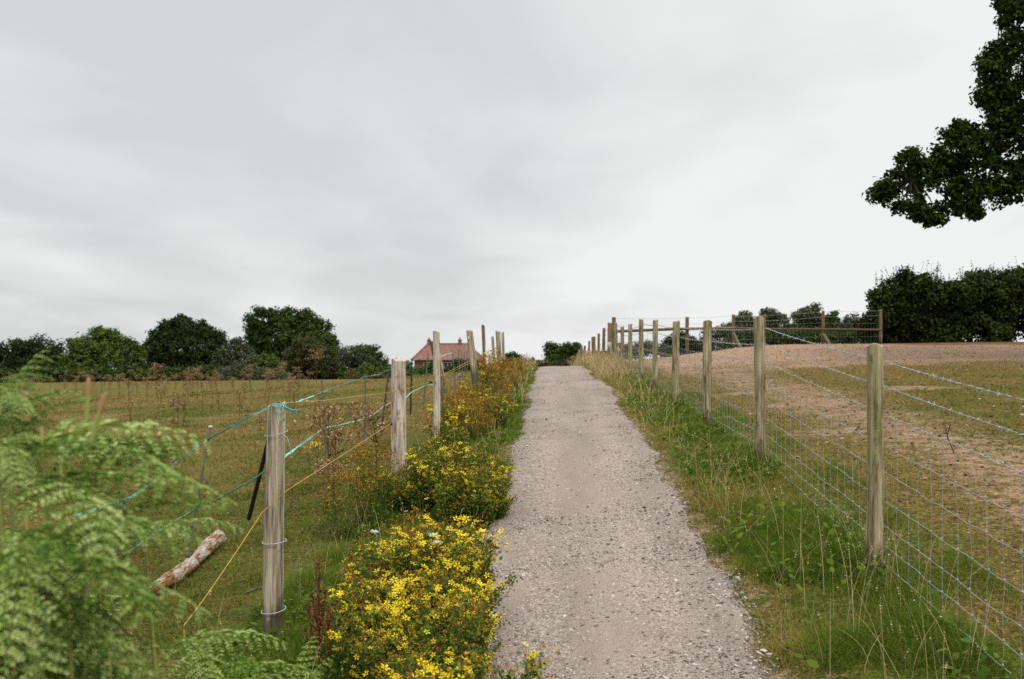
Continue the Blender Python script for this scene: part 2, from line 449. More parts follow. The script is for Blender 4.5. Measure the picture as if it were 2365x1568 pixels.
M['stone'] = leaf_mat('loose_stone', [(0, (.075, .064, .06)), (.3, (.19, .16, .143)), (.7, (.33, .288, .255)), (.95, (.42, .375, .335)), (1, (.50, .45, .40))], 0, .9, .2)
tag(bulk('gravel', V, Fc, M['stone'], tint=T), 'loose grey and pinkish stones scattered over the path', 'gravel', kind='stuff')

# ---------------------------------------------------------------- grass
def blades(x, y, h, w, lean, tint, seg=2, z=None, droop=.6, head=None):
    nn = len(x)
    z = G(x, y) - .01 if z is None else z
    az = rng.random(nn) * 2 * math.pi; fz = rng.random(nn) * 2 * math.pi
    D = np.stack([np.cos(az), np.sin(az), np.zeros(nn)], 1); S = np.stack([np.cos(fz), np.sin(fz), np.zeros(nn)], 1)
    base = np.stack([x, y, z], 1); V = []
    for k in range(seg + 1):
        t = k / seg
        c = base + D * (lean * h * t ** 1.8)[:, None]
        c[:, 2] += h * (t - droop * (lean * t) ** 2 * .5)
        ww = w * (1 - .55 * t)
        if k < seg: V += [c - S * (ww / 2)[:, None], c + S * (ww / 2)[:, None]]
        else: V.append(c)
    V = np.stack(V, 1); kv = V.shape[1]; f = []
    for k in range(seg - 1):
        f += [[2 * k, 2 * k + 1, 2 * k + 3], [2 * k, 2 * k + 3, 2 * k + 2]]
    f.append([2 * seg - 2, 2 * seg - 1, 2 * seg])
    Fc = np.array(f)[None] + (np.arange(nn) * kv)[:, None, None]
    tip = V[:, -1]
    return V.reshape(-1, 3), Fc.reshape(-1, 3), np.repeat(tint, kv), tip, D


def region(d0, d1, step, rho, lo, hi):
    X, Y = [], []
    for d in np.arange(d0, d1, step):
        a, b = lo(d + step / 2), hi(d + step / 2)
        m = rng.poisson(max(0, rho(d) * step * (b - a)))
        y = d + step * rng.random(m); X.append(lo(y) + (hi(y) - lo(y)) * rng.random(m)); Y.append(y)
    return np.concatenate(X), np.concatenate(Y)

GREEN = [(0, (.030, .078, .005)), (.25, (.090, .152, .013)), (.45, (.160, .192, .024)), (.6, (.21, .19, .038)), (.78, (.36, .25, .075)), (1, (.46, .33, .13))]
M['grass'] = leaf_mat('verge_grass_blade', GREEN, .35, .7, .10)
M['straw'] = leaf_mat('dry_grass_stem', [(0, (.22, .13, .06)), (.4, (.40, .29, .125)), (1, (.56, .45, .25))], .2, .6, .2)
M['turf'] = leaf_mat('grazed_turf_blade', [(0, (.032, .064, .006)), (.3, (.085, .115, .014)), (.5, (.155, .128, .027)), (.75, (.25, .178, .054)), (1, (.42, .31, .135))], .2, .8, .05)

def clumpy(x, y, s): return np.clip((fbm(x * 2.6, y * 2.6, s) - .32) / .4, 0, 1)
# verges
XS, YS = [], []
for lo, hi, hw in ((lambda d: xr_n(d) - .09, lambda d: xf(d) + .55, 1), (lambda d: xp(d) - np.where(np.asarray(d) < 4.8, .75, .3), lambda d: xl_n(d) + .09, 1)):
    x, y = region(1.6, 46, .4, lambda d: 14000 * min(1, (5.0 / max(d, 5.0)) ** 1.3), lo, hi); XS.append(x); YS.append(y)
x, y = np.concatenate(XS), np.concatenate(YS)
rightside = x > xr(y) - .2
edge = np.where(rightside, x - xr_n(y), xl_n(y) - x)
cl = clumpy(x, y, 2)
thin = rng.random(len(x)) < (.25 + .75 * np.clip(cl * 1.3, 0, 1)) * np.where(edge < .10, np.clip(2.6 * (fbm(x * 3.5, y * 3.5, 77) - .30) * (1 + edge * 6), 0, 1), 1) * np.where((rightside) & (x > xf(y) + .15), .45, 1)
thin &= ~((~rightside) & (x < xp(y) - .3) & (rng.random(len(x)) < .65))
x, y, edge, cl, rightside = x[thin], y[thin], edge[thin], cl[thin], rightside[thin]
h = (.035 + .125 * cl * rng.random(len(x)) + .03 * rng.random(len(x))) * np.clip(.5 + edge * 2.2, .4, 1) * np.where(y > 24, 1.5, 1)
h *= np.where(rightside & (x > xf(y) + .1), .6, 1)
gold = sstep(.50, .78, fbm(x * 1.1, y * .8, 61) + np.where(y < 10, .29, .38) * sstep(.5, .0, edge) * rightside + .26 * sstep(19, 30, y) * rightside - .10 * sstep(9, 4, y))
t = np.clip(.10 + .36 * rng.random(len(x)) + .55 * gold * rng.random(len(x)) ** .6 + .15 * (fbm(x * 5, y * 5, 8) - .5), 0, 1)
w = np.maximum(.0042, .00062 * y) * (.7 + .6 * rng.random(len(x)))
V, Fc, T, _, _ = blades(x, y, h, w, .3 + .9 * rng.random(len(x)), t)
tag(bulk('verge_grass', V, Fc, M['grass'], tint=T), 'lush green grass with golden tufts along both path edges', 'grass', kind='stuff')

# broad low weeds in the verge (clover, yarrow leaves, plantain)
x1, y1 = region(3.4, 16, .5, lambda d: 420, lambda d: xr_n(d) + .1, lambda d: xf(d) + .1)
x2, y2 = region(3.4, 16, .5, lambda d: 420, lambda d: xp(d) - .2, lambda d: xl_n(d) - .04)
x, y = np.concatenate([x1, x2]), np.concatenate([y1, y2])
kp = clumpy(x, y, 71) > .45; x, y = x[kp], y[kp]
pos = np.column_stack([x, y, G(x, y) + .02 + .09 * rng.random(len(x))])
V, Fc, T = leaves(pos, .03 + .035 * rng.random(len(x)), np.array([0, 0, 1.3]), .7, tint=.02 + .4 * rng.random(len(x)))
tag(bulk('ground_cover', V, Fc, M['grass'], tint=T), 'broad low green weed leaves between the verge grass', 'ground cover', kind='stuff')

# tall dry stems with seed heads
def stems(name, x, y, h, lean, label, wmul=1.0):
    w = np.maximum(.0026, .00036 * y) * wmul
    tint = rng.random(len(x))
    V, Fc, T, tip, D = blades(x, y, h, w, lean, tint, seg=5, droop=1.0)
    sel = rng.random(len(x)) < .55
    tp = tip[sel]; q = 5
    tp = np.repeat(tp, q, 0) - np.repeat(D[sel], q, 0) * (np.tile(np.arange(q), sel.sum()) * .009)[:, None] * np.repeat(lean[sel], q)[:, None]
    tp[:, 2] -= np.tile(np.arange(q), sel.sum()) * .012
    V2, F2, T2 = leaves(tp, np.repeat(np.maximum(.012, .0014 * y[sel]), q) * (.7 + .6 * rng.random(len(tp))), shape='quad', tint=np.clip(.3 + .6 * rng.random(len(tp)), 0, 1))
    return tag(bulk(name, np.concatenate([V, V2]), np.concatenate([Fc, F2 + len(V)]), M['straw'], tint=np.concatenate([T, T2])), label, 'dry grass', kind='stuff')
x1, y1 = region(3.2, 9.5, .4, lambda d: 95, lambda d: xr_n(d) + .08, lambda d: xf(d) + .08)
kp = rng.random(len(x1)) < np.clip((fbm(x1 * 1.6, y1 * 1.3, 91) - .46) * 5, .03, 1); x1, y1 = x1[kp], y1[kp]
x2, y2 = region(9, 46, .5, lambda d: 70 if d < 20 else 200, lambda d: xr_n(d) + .02, lambda d: xr_n(d) + np.where(d < 18, .55, .75))
kp = rng.random(len(x2)) < np.clip((fbm(x2 * 1.2, y2 * .9, 92) - .36) * 4, .05, 1); x2, y2 = x2[kp], y2[kp]
x3, y3 = region(3.4, 40, .5, lambda d: 26, lambda d: xp(d) - .3, lambda d: xl_n(d) - .05)
x, y = np.concatenate([x1, x2, x3]), np.concatenate([y1, y2, y3])
stems('dry_grass', x, y, (.22 + .32 * rng.random(len(x))) * np.where(y > 20, 1.0, 1), .15 + .75 * rng.random(len(x)) ** 1.3, 'straw coloured seed stems standing in the verge grass')

# grazed turf in the two pastures
XS, YS = [], []
x, y = region(2.5, 34, .5, lambda d: 3800 * min(1, (6.0 / max(d, 6.0)) ** 1.8), lambda d: xf(d) + .25, lambda d: np.minimum(xf(d) + 4 + .3 * d, .56 * d + 1.0)); XS.append(x); YS.append(y)
x, y = region(4.0, 46, .5, lambda d: 3600 * min(1, (6.5 / max(d, 6.5)) ** 1.8), lambda d: np.maximum(-.54 * d - .5, -22), lambda d: xp(d) - .5); XS.append(x); YS.append(y)
x, y = np.concatenate(XS), np.concatenate(YS)
bf_, gf_ = bare_field(x, y), green_field(x, y)
kp = rng.random(len(x)) > .74 * sstep(.2, .75, bf_) + .55 * (fbm(x * 3, y * 3, 5) < .47)
x, y, gf_ = x[kp], y[kp], gf_[kp]
v = fbm(x * 2.2, y * 2.2, 33)
t = np.clip(.66 - .46 * gf_ * (.5 + v) + .5 * (rng.random(len(x)) - .5) + .3 * (v - .5), 0, 1)
h = (.016 + .06 * rng.random(len(x)) ** 1.4 * sstep(.3, .62, v) + .02 * rng.random(len(x))) * np.where(x < 0, 1.35, 1.05) * np.where(gf_ > .5, 1.1, .9)
V, Fc, T, _, _ = blades(x, y, h, np.maximum(.0045, .0007 * y) * (.7 + .6 * rng.random(len(x))), .6 + 1.2 * rng.random(len(x)), t)
tag(bulk('pasture_turf', V, Fc, M['turf'], tint=T), 'short grazed olive and straw turf of the two pastures', 'turf', kind='stuff')

# clods and dead scraps lying on the pastures
x, y = region(3, 30, 1, lambda d: 26 * min(1, (9 / max(d, 9)) ** 1.2), lambda d: xf(d) + .3, lambda d: np.minimum(xf(d) + 9, .56 * d + 1))
x2, y2 = region(5, 30, 1, lambda d: 12 * min(1, (9 / max(d, 9)) ** 1.2), lambda d: np.maximum(-.54 * d, -10), lambda d: xp(d) - .4)
x, y = np.concatenate([x, x2]), np.concatenate([y, y2])
s = .006 + .016 * rng.random(len(x)) ** 2
V, Fc, T = blobs(np.column_stack([x, y, G(x, y) + .004]), np.stack([s * 1.3, s, s * .5], 1))
M['clod'] = leaf_mat('earth_clod', [(0, (.05, .03, .015)), (.5, (.12, .075, .04)), (.85, (.22, .15, .09)), (1, (.36, .28, .2))], 0, .95, .1)
tag(bulk('earth_clods', V, Fc, M['clod'], tint=T), 'small brown clods and chips scattered over the pastures', 'clods', kind='stuff')
# ---------------------------------------------------------------- posts
def post_mesh(mb, base, top, rb, rt, sides=20, crack=True, notch=None, slant=.012, seed=0, flat=1.0, bend=.0):
    """one round timber post between two points: uneven radius, splits, slanted weathered top"""
    r2 = np.random.default_rng(seed)
    base, top = np.array(base, float), np.array(top, float)
    nr = 16; th = np.arange(sides) * 2 * math.pi / sides
    lob = 1 + .05 * np.sin(th * 2 + r2.random() * 6) + .03 * np.sin(th * 3 + r2.random() * 6) + .02 * r2.normal(size=sides)
    ck = [(int(r2.integers(sides)), r2.random() * .3, .5 + .5 * r2.random()) for _ in range(3)]
    side = np.array([r2.normal(), r2.normal(), 0]); side /= np.linalg.norm(side)
    ring = []
    for i in range(nr + 1):
        t = i / nr
        c = base * (1 - t) + top * t + side * (math.sin(t * math.pi) * bend)
        rr = (rb * (1 - t) + rt * t) * lob * (1 + .02 * r2.normal(size=sides))
        if crack:
            for (q, a, b) in ck:
                if a < t < b: rr[q] *= .55
        if notch and notch[0] < t < notch[1]:
            m = np.cos(th - notch[2]) > .2; rr[m] *= 1 - notch[3] * math.sin((t - notch[0]) / (notch[1] - notch[0]) * math.pi)
        v = np.stack([np.cos(th) * rr, np.sin(th) * rr * flat, np.zeros(sides)], 1)
        if i == nr: v[:, 2] += slant * np.cos(th - r2.random() * 6) + .004 * r2.normal(size=sides)
        ring.append(c + v)
    V = np.concatenate(ring)
    i, j = np.meshgrid(np.arange(nr), np.arange(sides), indexing='ij')
    a = (i * sides + j).ravel(); b = (i * sides + (j + 1) % sides).ravel()
    Fc = np.concatenate([np.stack([a, b, b + sides], 1), np.stack([a, b + sides, a + sides], 1)])
    mb.add(V, Fc, True)
    capv = np.concatenate([ring[-1], (ring[-1] - ring[-1].mean(0)) * .86 + ring[-1].mean(0) + [0, 0, .006], [ring[-1].mean(0) + [0, 0, .003]]])
    q = np.arange(sides); q1 = (q + 1) % sides
    mb.add(capv, np.concatenate([np.stack([q, q1, q1 + sides], 1), np.stack([q, q1 + sides, q + sides], 1), np.stack([q + sides, q1 + sides, np.full(sides, 2 * sides)], 1)]), False)
    return mb

def polyline(pts, per=8, sag=.0):
    out = []
    for a, b in zip(pts[:-1], pts[1:]):
        for k in range(per):
            t = k / per; p = np.array(a) * (1 - t) + np.array(b) * t; p[2] -= sag * 4 * t * (1 - t); out.append(p)
    out.append(np.array(pts[-1])); return np.array(out)

# ---------------------------------------------------------------- stock fence beside the path
sp = [(0.1, None, None, .05), (2.75, None, None, .05), (5.5, 2020, 800, .047), (8.5, 1753, 735, .047), (11.4, 1634, 743, .050), (14.1, 1562, 742.6, .051), (16.9, 1513.6, 740, .047), (19.3, 1481, 738, .047),
      (22.2, 1455.6, 749, .044), (24.4, 1437.5, 754.5, .043), (27, 1421.6, 745.5, .048), (29.5, 1408.4, 746, .072), (32, 1395, 758, .05), (35, 1383, 770.5, .045), (38, 1370.7, 778, .08), (41, 1361, 788, .045), (44, 1350.4, 798.6, .05), (47, 1343.5, 803, .05), (50, 1335.4, 813, .06)]
tops, fence_origin = [], None
for d, px, py, r in sp:
    if px is None:
        x = float(xf(d)); tops.append(np.array([x, d, float(G(x, d)) + 1.24]))
    else: tops.append(P(px, py, d))
fo = np.array([float(xf(5.5)), 5.5, float(G(xf(5.5), 5.5))])
fence = empty('stock_fence', fo, 'round wooden posts with square wire netting and two barbed strands along the path', 'fence')
bases = []
for i, ((d, px, py, r), tp) in enumerate(zip(sp, tops)):
    b = tp.copy(); b[2] = min(float(G(tp[0], tp[1])), tp[2] - 1.22)
    rr = np.random.default_rng(i + 3)
    b[0] += rr.normal() * .012; foot = b.copy(); foot[2] -= .25
    bases.append(np.array([tp[0], tp[1], tp[2] - 1.243]))
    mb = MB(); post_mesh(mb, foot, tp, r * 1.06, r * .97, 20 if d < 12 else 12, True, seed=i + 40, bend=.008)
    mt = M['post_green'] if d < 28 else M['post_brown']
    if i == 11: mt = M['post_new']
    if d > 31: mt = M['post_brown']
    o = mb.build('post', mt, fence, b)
    if i == 11: tag(o, 'stout orange brown strainer post')
mb = MB(); mb.tube([P(1407.6, 793.5, 29.2), P(1411, 812, 28.4), P(1416, 838, 27.8)], [.06, .058, .055], 10); mb.build('brace', M['post_pale'], fence, P(1411, 812, 28.4))
HZ = [.038, .141, .25, .39, .545, .69, .865]; HB = [1.02, 1.157]
bases = np.array(bases); off = np.array([.058, 0, 0])
def fence_line(hh, r, sides, wob=.004, per=20, sag=.008, mb=None, seed=0):
    rr = np.random.default_rng(seed)
    p = polyline([b + off + [0, 0, hh] for b in bases], per, sag)
    p[:, 2] += rr.normal(size=len(p)) * wob; p[:, 0] += rr.normal(size=len(p)) * wob * .6
    mb.tube(p, r, sides); return p
net = MB()
for k, hgt in enumerate(HZ): fence_line(hgt, .0014 if 0 < k < 6 else .0018, 4, .0035, 18, .006, net, k)
cum = bases[:, 1]
for yv in np.arange(.2, 49, .155):
    rr = np.random.default_rng(int(yv * 100))
    bx = np.array([np.interp(yv, cum, bases[:, 0]), yv, np.interp(yv, cum, bases[:, 2])]) + off
    pv = []
    for k, hgt in enumerate(HZ):
        p = bx + [0, rr.normal() * .011, hgt]; pv.append(p)
    if yv < 20: net.tube(pv, .0011, 4, False)
    else: net.tube(pv[::2] + [pv[-1]] if len(pv) % 2 == 0 else pv[::2], .0014, 3, False)
    if yv < 12:
        for p in pv: net.tube([p - [0, .007, 0], p + [0, .007, .002]], .0034, 5)
net.build('wire_netting', M['wire'], fence, fo)
for k, hgt in enumerate(HB):
    mb = MB(); r_ = np.random.default_rng(k + 70)
    p = polyline([b + off + [0, 0, hgt] for b in bases], 24, .012)
    # two strands twisted round each other
    ph = np.concatenate([[0], np.cumsum(np.linalg.norm(np.diff(p, axis=0), axis=1))])
    fine = np.arange(0, ph[-1], .02 if True else .05); fine = fine[fine < 26]
    q = np.stack([np.interp(fine, ph, p[:, c]) for c in range(3)], 1)
    for sg in (0, math.pi):
        w_ = q.copy(); w_[:, 0] += .0016 * np.cos(fine * 70 + sg); w_[:, 2] += .0016 * np.sin(fine * 70 + sg); mb.tube(w_, .0013, 3, False)
    mb.tube(p[ph > 25.5], .0022, 3, False)
    for sd in np.arange(.1, min(ph[-1], 34), .098):
        sd += r_.normal() * .008
        c = np.array([np.interp(sd, ph, p[:, j]) for j in range(3)])
        mb.tube([c - [0, .007, 0], c + [0, .007, 0]], .0042, 5)
        for e in range(4):
            an = r_.random() * 6.28; dr = np.array([math.cos(an), (-1) ** e * .55, math.sin(an)]); dr /= np.linalg.norm(dr)
            mb.tube([c + [0, (-1) ** e * .005, 0], c + dr * .019], [.0015, .0006], 3)
    mb.build('barbed_wire', M['wire'], fence, fo)

# ---------------------------------------------------------------- rail fence across the hill crest
rp = [(1418, 733, 28.9, 850), (1587, 732.5, 31, 815), (1694, 727, 34.5, 805), (1765, 727, 35.6, 805), (1901, 718, 36.5, 797), (2034, 715, 38, 796)]
ro = P(1587, 815, 31)
rail = empty('rail_fence', ro, 'brown post and rail fence crossing the bare crest in front of distant bushes', 'fence')
rt = []
for i, (px, py, d, pb) in enumerate(rp):
    t_ = P(px, py, d); b_ = P(px, pb, d); b_[2] = min(b_[2], float(G(b_[0], d))) ; rt.append(t_)
    f_ = b_.copy(); f_[2] -= .25
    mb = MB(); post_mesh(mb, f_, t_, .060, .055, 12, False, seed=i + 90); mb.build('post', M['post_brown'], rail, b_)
rl = [P(1416, 765.5, 28.8), P(1553, 760, 30.4), P(1587, 759.5, 30.9), P(1694, 757.5, 34.4), P(1765, 760, 35.5), P(1901, 760.7, 36.4), P(2034, 762, 37.9)]
for a_, b_ in ((0, 3), (3, 5), (5, 6)):
    mb = MB(); q = np.array(rl[a_:b_ + 1]); q[:, 1] -= .08
    if b_ - a_ >= 1: mb.tube(q, .043, 8)
    mb.build('rail', M['post_new'], rail, q[0])
for q in ([P(1693, 768, 34.4), P(1712, 806, 33.6)], [P(1902, 772, 36.4), P(1919, 799, 35.6)], [P(1430, 795, 29.3), P(1442, 798.6, 29.5), P(1556, 824.4, 30.4)]):
    q = np.array(q); mb = MB(); mb.tube(q, .055, 9); mb.build('brace', M['post_pale'] if len(q) == 2 else M['post_new'], rail, q[0])
for dz in (-.03, -.22):
    mb = MB(); mb.tube(polyline([t_ + [0, -.07, dz] for t_ in rt], 6, .015), .004, 3); mb.build('barbed_wire', M['wire'], rail, ro)
net = MB()
gb = [np.array([t_[0], t_[1] + .07, float(G(t_[0], t_[1]))]) for t_ in rt]
for hgt in (.05, .3, .55, .8): net.tube(polyline([g + [0, 0, hgt] for g in gb], 5, .01), .0022, 3)
for a_, b_ in zip(gb[:-1], gb[1:]):
    for k in range(int(np.linalg.norm(b_ - a_) / .16)):
        q = a_ + (b_ - a_) * (k * .16 / np.linalg.norm(b_ - a_)); net.tube([q + [0, 0, .05], q + [0, 0, .8]], .0015, 3, False)
net.build('wire_netting', M['wire'], rail, ro)

# ---------------------------------------------------------------- old posts on the field side of the path
def lone_post(name, top, bottom, rb, rt_, mat, label, extra=None, seed=0, sides=20, group=None, **kw):
    top, bottom = np.array(top), np.array(bottom)
    root = empty(name, bottom, label, 'post', group)
    foot = bottom + (bottom - top) / np.linalg.norm(top - bottom) * .3
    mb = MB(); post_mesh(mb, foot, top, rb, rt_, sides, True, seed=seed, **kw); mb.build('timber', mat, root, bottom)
    return root
def gp(px, py, d):
    p = P(px, py, d); return p
A = lone_post('fence_post', P(639, 936, 5.5), P(633, 1480, 5.5), .057, .049, M['post_grey'], 'thick grey split post with teal tape knotted over its top, near the log', seed=3, bend=.009)
def ring_tie(root, c, r, tilt, rw, mat, name='wire_tie'):
    th = np.linspace(0, 2 * math.pi, 28)
    p = np.stack([np.cos(th) * r, np.sin(th) * r, np.sin(th + 1) * tilt], 1) + c
    mb = MB(); mb.tube(p, rw, 5); return mb.build(name, mat, root, c)
for py, dr, tl in ((1250, .003, .006), (1408, .004, .01)):
    c = P(634, py, 5.5); c[0] = P(637 - (py - 936) * .011, py, 5.5)[0]; ring_tie(A, c, .0625 + dr, tl, .0028, M['tie'])
c = P(638, 1000, 5.5); ring_tie(A, c + [0, 0, 0], .062, .014, .0018, M['tie'])
mb = MB(); mb.tube([P(655, 1003, 5.44), P(664, 1012, 5.42), P(670, 1030, 5.42), P(673, 1045, 5.43), P(670, 1052, 5.43), P(675, 1056, 5.43)], .0018, 4); mb.build('wire_tie', M['tie'], A, P(664, 1012, 5.42))
mb = MB(); mb.box(P(650, 932.5, 5.53), (.035, .03, .018)); mb.build('cap_block', M['black'], A, P(650, 932.5, 5.53))

def insulator(root, p):
    mb = MB(); mb.tube([p + [.03, 0, 0], p + [.012, 0, 0], p, p - [.012, 0, 0]], [.006, .013, .014, .006], 8); mb.build('insulator', M['black'], root, p)
B_ = lone_post('fence_post', P(921, 831, 8.7), P(924, 1176, 8.7), .067, .060, M['post_pale'], 'broad pale barkless post standing in the weeds, orange cord on its insulator', seed=8, slant=.015, flat=.7, bend=.012)
insulator(B_, P(902, 978, 8.68))
C_ = lone_post('fence_post', P(1007.5, 767, 10.8), P(1004, 1043, 10.8), .039, .035, M['post_pale'], 'slim tall pale post in front of the brick house, notched near its foot', seed=12, notch=(.12, .3, 3.1, .45), bend=.02)
insulator(C_, P(990, 983, 10.78)); insulator(C_, P(992.5, 882, 10.78))
lone_post('fence_post', P(1001, 790, 12.4), P(1036, 962, 12.1), .048, .045, M['post_dark'], 'dark mossy post leaning behind the slim pale post', seed=15)
lone_post('fence_post', P(1017, 818, 13.2), P(1028, 900, 13.2), .012, .012, M['post_pale'], 'thin pale stick propped beside the dark leaning post', seed=16, sides=8)
D_ = lone_post('fence_post', P(1084.5, 764, 15), P(1098, 878, 15), .056, .047, M['post_grey'], 'grey post tilting toward the path with a white nail hole near its top', seed=18, flat=.6)
mb = MB(); mb.tube([P(1082, 783, 14.966), P(1082.6, 776, 14.966)], [.009, .006], 6); mb.build('sky_hole_plug', M['stake_white'], D_, P(1082, 780, 14.966))  # white plug added to imitate bright sky showing through the nail hole
lone_post('fence_post', P(1115.6, 752, 18), P(1120, 860, 18), .030, .028, M['post_brown'], 'thin reddish brown post standing alone against the sky', seed=20, sides=12)
lone_post('fence_post', P(1137.5, 778.5, 20), P(1143, 860, 20), .030, .026, M['post_grey'], 'shortest of the three clustered posts, with a jagged top', seed=22, sides=12)
lone_post('fence_post', P(1150, 765.5, 20.6), P(1154, 850, 20.6), .053, .050, M['post_grey'], 'thickest and tallest of the three clustered grey posts', seed=24, sides=14)
lone_post('fence_post', P(1161, 768, 21.2), P(1164, 850, 21.2), .030, .028, M['post_grey'], 'slim grey post pressed against the thickest of the cluster', seed=26, sides=12)

# electric fence stakes
def stake(top, bot, r, mat, label, group=None, hooks=True, clip=None):
    top, bot = np.array(top), np.array(bot)
    root = empty('fence_stake', bot, label, 'stake', group)
    d = (top - bot) / np.linalg.norm(top - bot); foot = bot - d * .15
    mb = MB(); mb.tube([foot, bot + (top - bot) * .5, top - d * .02, top], [r, r * .95, r * .9, r * .7], 7); mb.build('shaft', mat, root, bot)
    mb = MB(); mb.box(top + d * .004, (r * 2.3, r * 2.3, .012)); mb.build('cap', mat if clip is None else clip, root, top)
    if hooks:
        for t in (.45, .62, .78, .92):
            c = bot + (top - bot) * t; mb = MB(); mb.box(c + [r * 1.1, 0, 0], (r * 1.6, r * 1.2, .022)); mb.build('clip', mat, root, c)
    return root
stake(P(486, 986, 7.8), P(430, 1300, 7.8), .0105, M['stake'], 'grey plastic stake leaning over the peeled log', clip=M['stake_white'])
stake(P(286, 1160, 7.4), P(272, 1262, 7.4), .0105, M['stake'], 'short grey stake half hidden behind the bracken fronds')
stake(P(628, 985, 6.5), P(583, 1164, 6.9), .0155, M['black'], 'black stake tilted behind the thick grey post', hooks=False)
stake(P(743, 880, 11), P(756.5, 1103, 11), .0115, M['stake'], 'pale grey stake among brown seed heads, next beyond the thick grey post', clip=M['stake'])
stake(P(844.5, 865, 13.4), P(840, 1052, 13.4), .0125, M['stake'], 'upright grey stake just before the broad pale post')
stake(P(898.5, 854, 14.5), P(883, 975, 14.2), .014, M['black'], 'black stake leaning beside the broad pale post')
stake(P(951.5, 830, 19), P(948, 956, 19), .0165, M['black'], 'tall black stake in front of the house corner')
stake(P(988.5, 818, 20.5), P(979, 930, 20.5), .0135, M['stake'], 'dark grey stake just before the slim tall pale post')
stake(P(1045, 812, 26), P(1053, 905, 26), .014, M['stake'], 'grey stake in front of the house window')
for px, py, pb, d in ((1059.5, 808, 885, 29), (1066, 812, 880, 31), (1072, 813, 875, 33), (1078, 812, 872, 35)):
    stake(P(px, py, d), P(px + 3, pb, d), .018, M['stake'], 'far grey stake in the row before the tilted grey post', 'far row of stakes before the house', hooks=False)

# tape, cords
def ribbon(name, pts, wid, mat, label, cat, per=10, twist=1.0, seed=0, sag=.0):
    r_ = np.random.default_rng(seed)
    p = polyline(pts, per, sag); p[1:-1, 2] += r_.normal(size=len(p) - 2) * .002
    t, A_, B2 = frames(p); mb = MB()
    ang = np.cumsum(r_.normal(size=len(p)) * .35) * twist + .5
    wd = wid * (.55 + .45 * np.abs(np.sin(ang * 1.3 + 1)))
    up = np.array([0, 0, 1.0]); side = np.cross(t, up); side /= np.linalg.norm(side, axis=1, keepdims=True)
    W_ = np.cos(ang * .6)[:, None] * up + np.sin(ang * .6)[:, None] * side; Nn = np.cross(t, W_)
    th = .0012
    V = np.stack([p + W_ * wd[:, None] / 2 + Nn * th, p - W_ * wd[:, None] / 2 + Nn * th, p - W_ * wd[:, None] / 2 - Nn * th, p + W_ * wd[:, None] / 2 - Nn * th], 1)
    k = len(p); Fc = []
    for i in range(k - 1):
        for j in range(4):
            a_, b_ = i * 4 + j, i * 4 + (j + 1) % 4; Fc += [[a_, b_, b_ + 4], [a_, b_ + 4, a_ + 4]]
    Fc += [[0, 2, 1], [0, 3, 2], [k * 4 - 4, k * 4 - 3, k * 4 - 2], [k * 4 - 4, k * 4 - 2, k * 4 - 1]]
    mb.add(V.reshape(-1, 3), Fc, False)
    o = mb.build(name, mat, None, p[0]); return tag(o, label, cat) if label else o
ribbon('fence_tape', [P(170, 1192, 7.3), P(265, 1162, 7.35), P(300, 1150, 7.4), P(345, 1120, 7.5), P(415, 1062, 7.7), P(480, 1014, 7.8), P(560, 972, 6.7), P(622, 941, 5.62), P(641, 934, 5.5), P(662, 933, 5.6), P(690, 927, 7.5), P(745, 905.7, 11),
      P(790, 889, 12), P(844, 870.6, 13.4), P(870, 865, 14), P(899, 855, 14.5), P(937, 843, 17.5), P(951.5, 833, 19), P(988.5, 825, 20.5), P(1020, 822, 23.5), P(1045.5, 814, 26), P(1059, 811, 29)], .021, M['tape'], 'upper teal tape strung between the stakes and over the thick grey post', 'tape', 9, 1.0, 2)
ribbon('fence_tape', [P(286, 1282, 7.2), P(370, 1225, 7.4), P(441, 1180, 7.8), P(500, 1153, 7.2), P(580, 1110, 6.5), P(655, 1056, 6.4), P(700, 1023, 8.4), P(750, 988, 11), P(790, 980, 12), P(842, 967, 13.4), P(866, 955, 14), P(885.6, 938, 14.5), P(912, 927, 16), P(937, 919, 17.5), P(950.6, 905, 19), P(983, 890, 20.5), P(1005, 888, 22), P(1031, 879.5, 24), P(1051, 874, 26), P(1063, 862, 29)],
      .018, M['tape'], 'lower slack teal tape sagging between the stakes', 'tape', 9, 1.0, 5)
kn = empty('tape_knot', P(645, 938, 5.44), 'loose teal tape ends tied round the top of the thick grey post', 'tape knot')
for pts in ([P(633, 938, 5.46), P(640, 955, 5.44), P(651, 974, 5.43), P(657, 968, 5.43), P(657, 948, 5.43), P(653, 938, 5.44)], [P(650, 938, 5.46), P(663, 944, 5.4), P(678, 949, 5.38), P(688, 951, 5.37), P(693, 947, 5.36)], [P(620, 941, 5.5), P(632, 934, 5.44), P(648, 935, 5.43), P(660, 939, 5.47)]):
    o = ribbon('tape_end', pts, .02, M['tape'], None, None, 4, .4, 3)
    o.parent = kn; o.location = Vector(np.array(o.location) - WORLD[kn.name])
def cord(pts, label, r=.0021, per=6, sag=.0):
    mb = MB(); p = polyline(pts, per, sag); mb.tube(p, np.maximum(r, .00019 * p[:, 1]), 5)
    return tag(mb.build('orange_twine', M['cord'], None, pts[0]), label, 'cord')
cord([P(400, 1075, 7.7), P(520, 1002, 7.6), P(616, 945, 5.56), P(640, 933, 5.44), P(652, 931, 5.5), P(745, 925.5, 6.2), P(905, 905.5, 8.6), P(938, 898, 8.8), P(992, 882, 10.78), P(1027, 863, 12.5), P(1083, 834, 15)], 'upper orange cord from the thick grey post to the slim pale post')
cord([P(424, 1446, 4.4), P(480, 1371, 4.7), P(540, 1283, 5.0), P(605, 1184, 5.42), P(662, 1133, 5.5), P(780, 1058, 6.7), P(902, 978, 8.66), P(940, 981, 8.9), P(990, 983.5, 10.76), P(998, 944, 10.75)], 'lower orange cord sloping from the bracken up to the broad pale post')
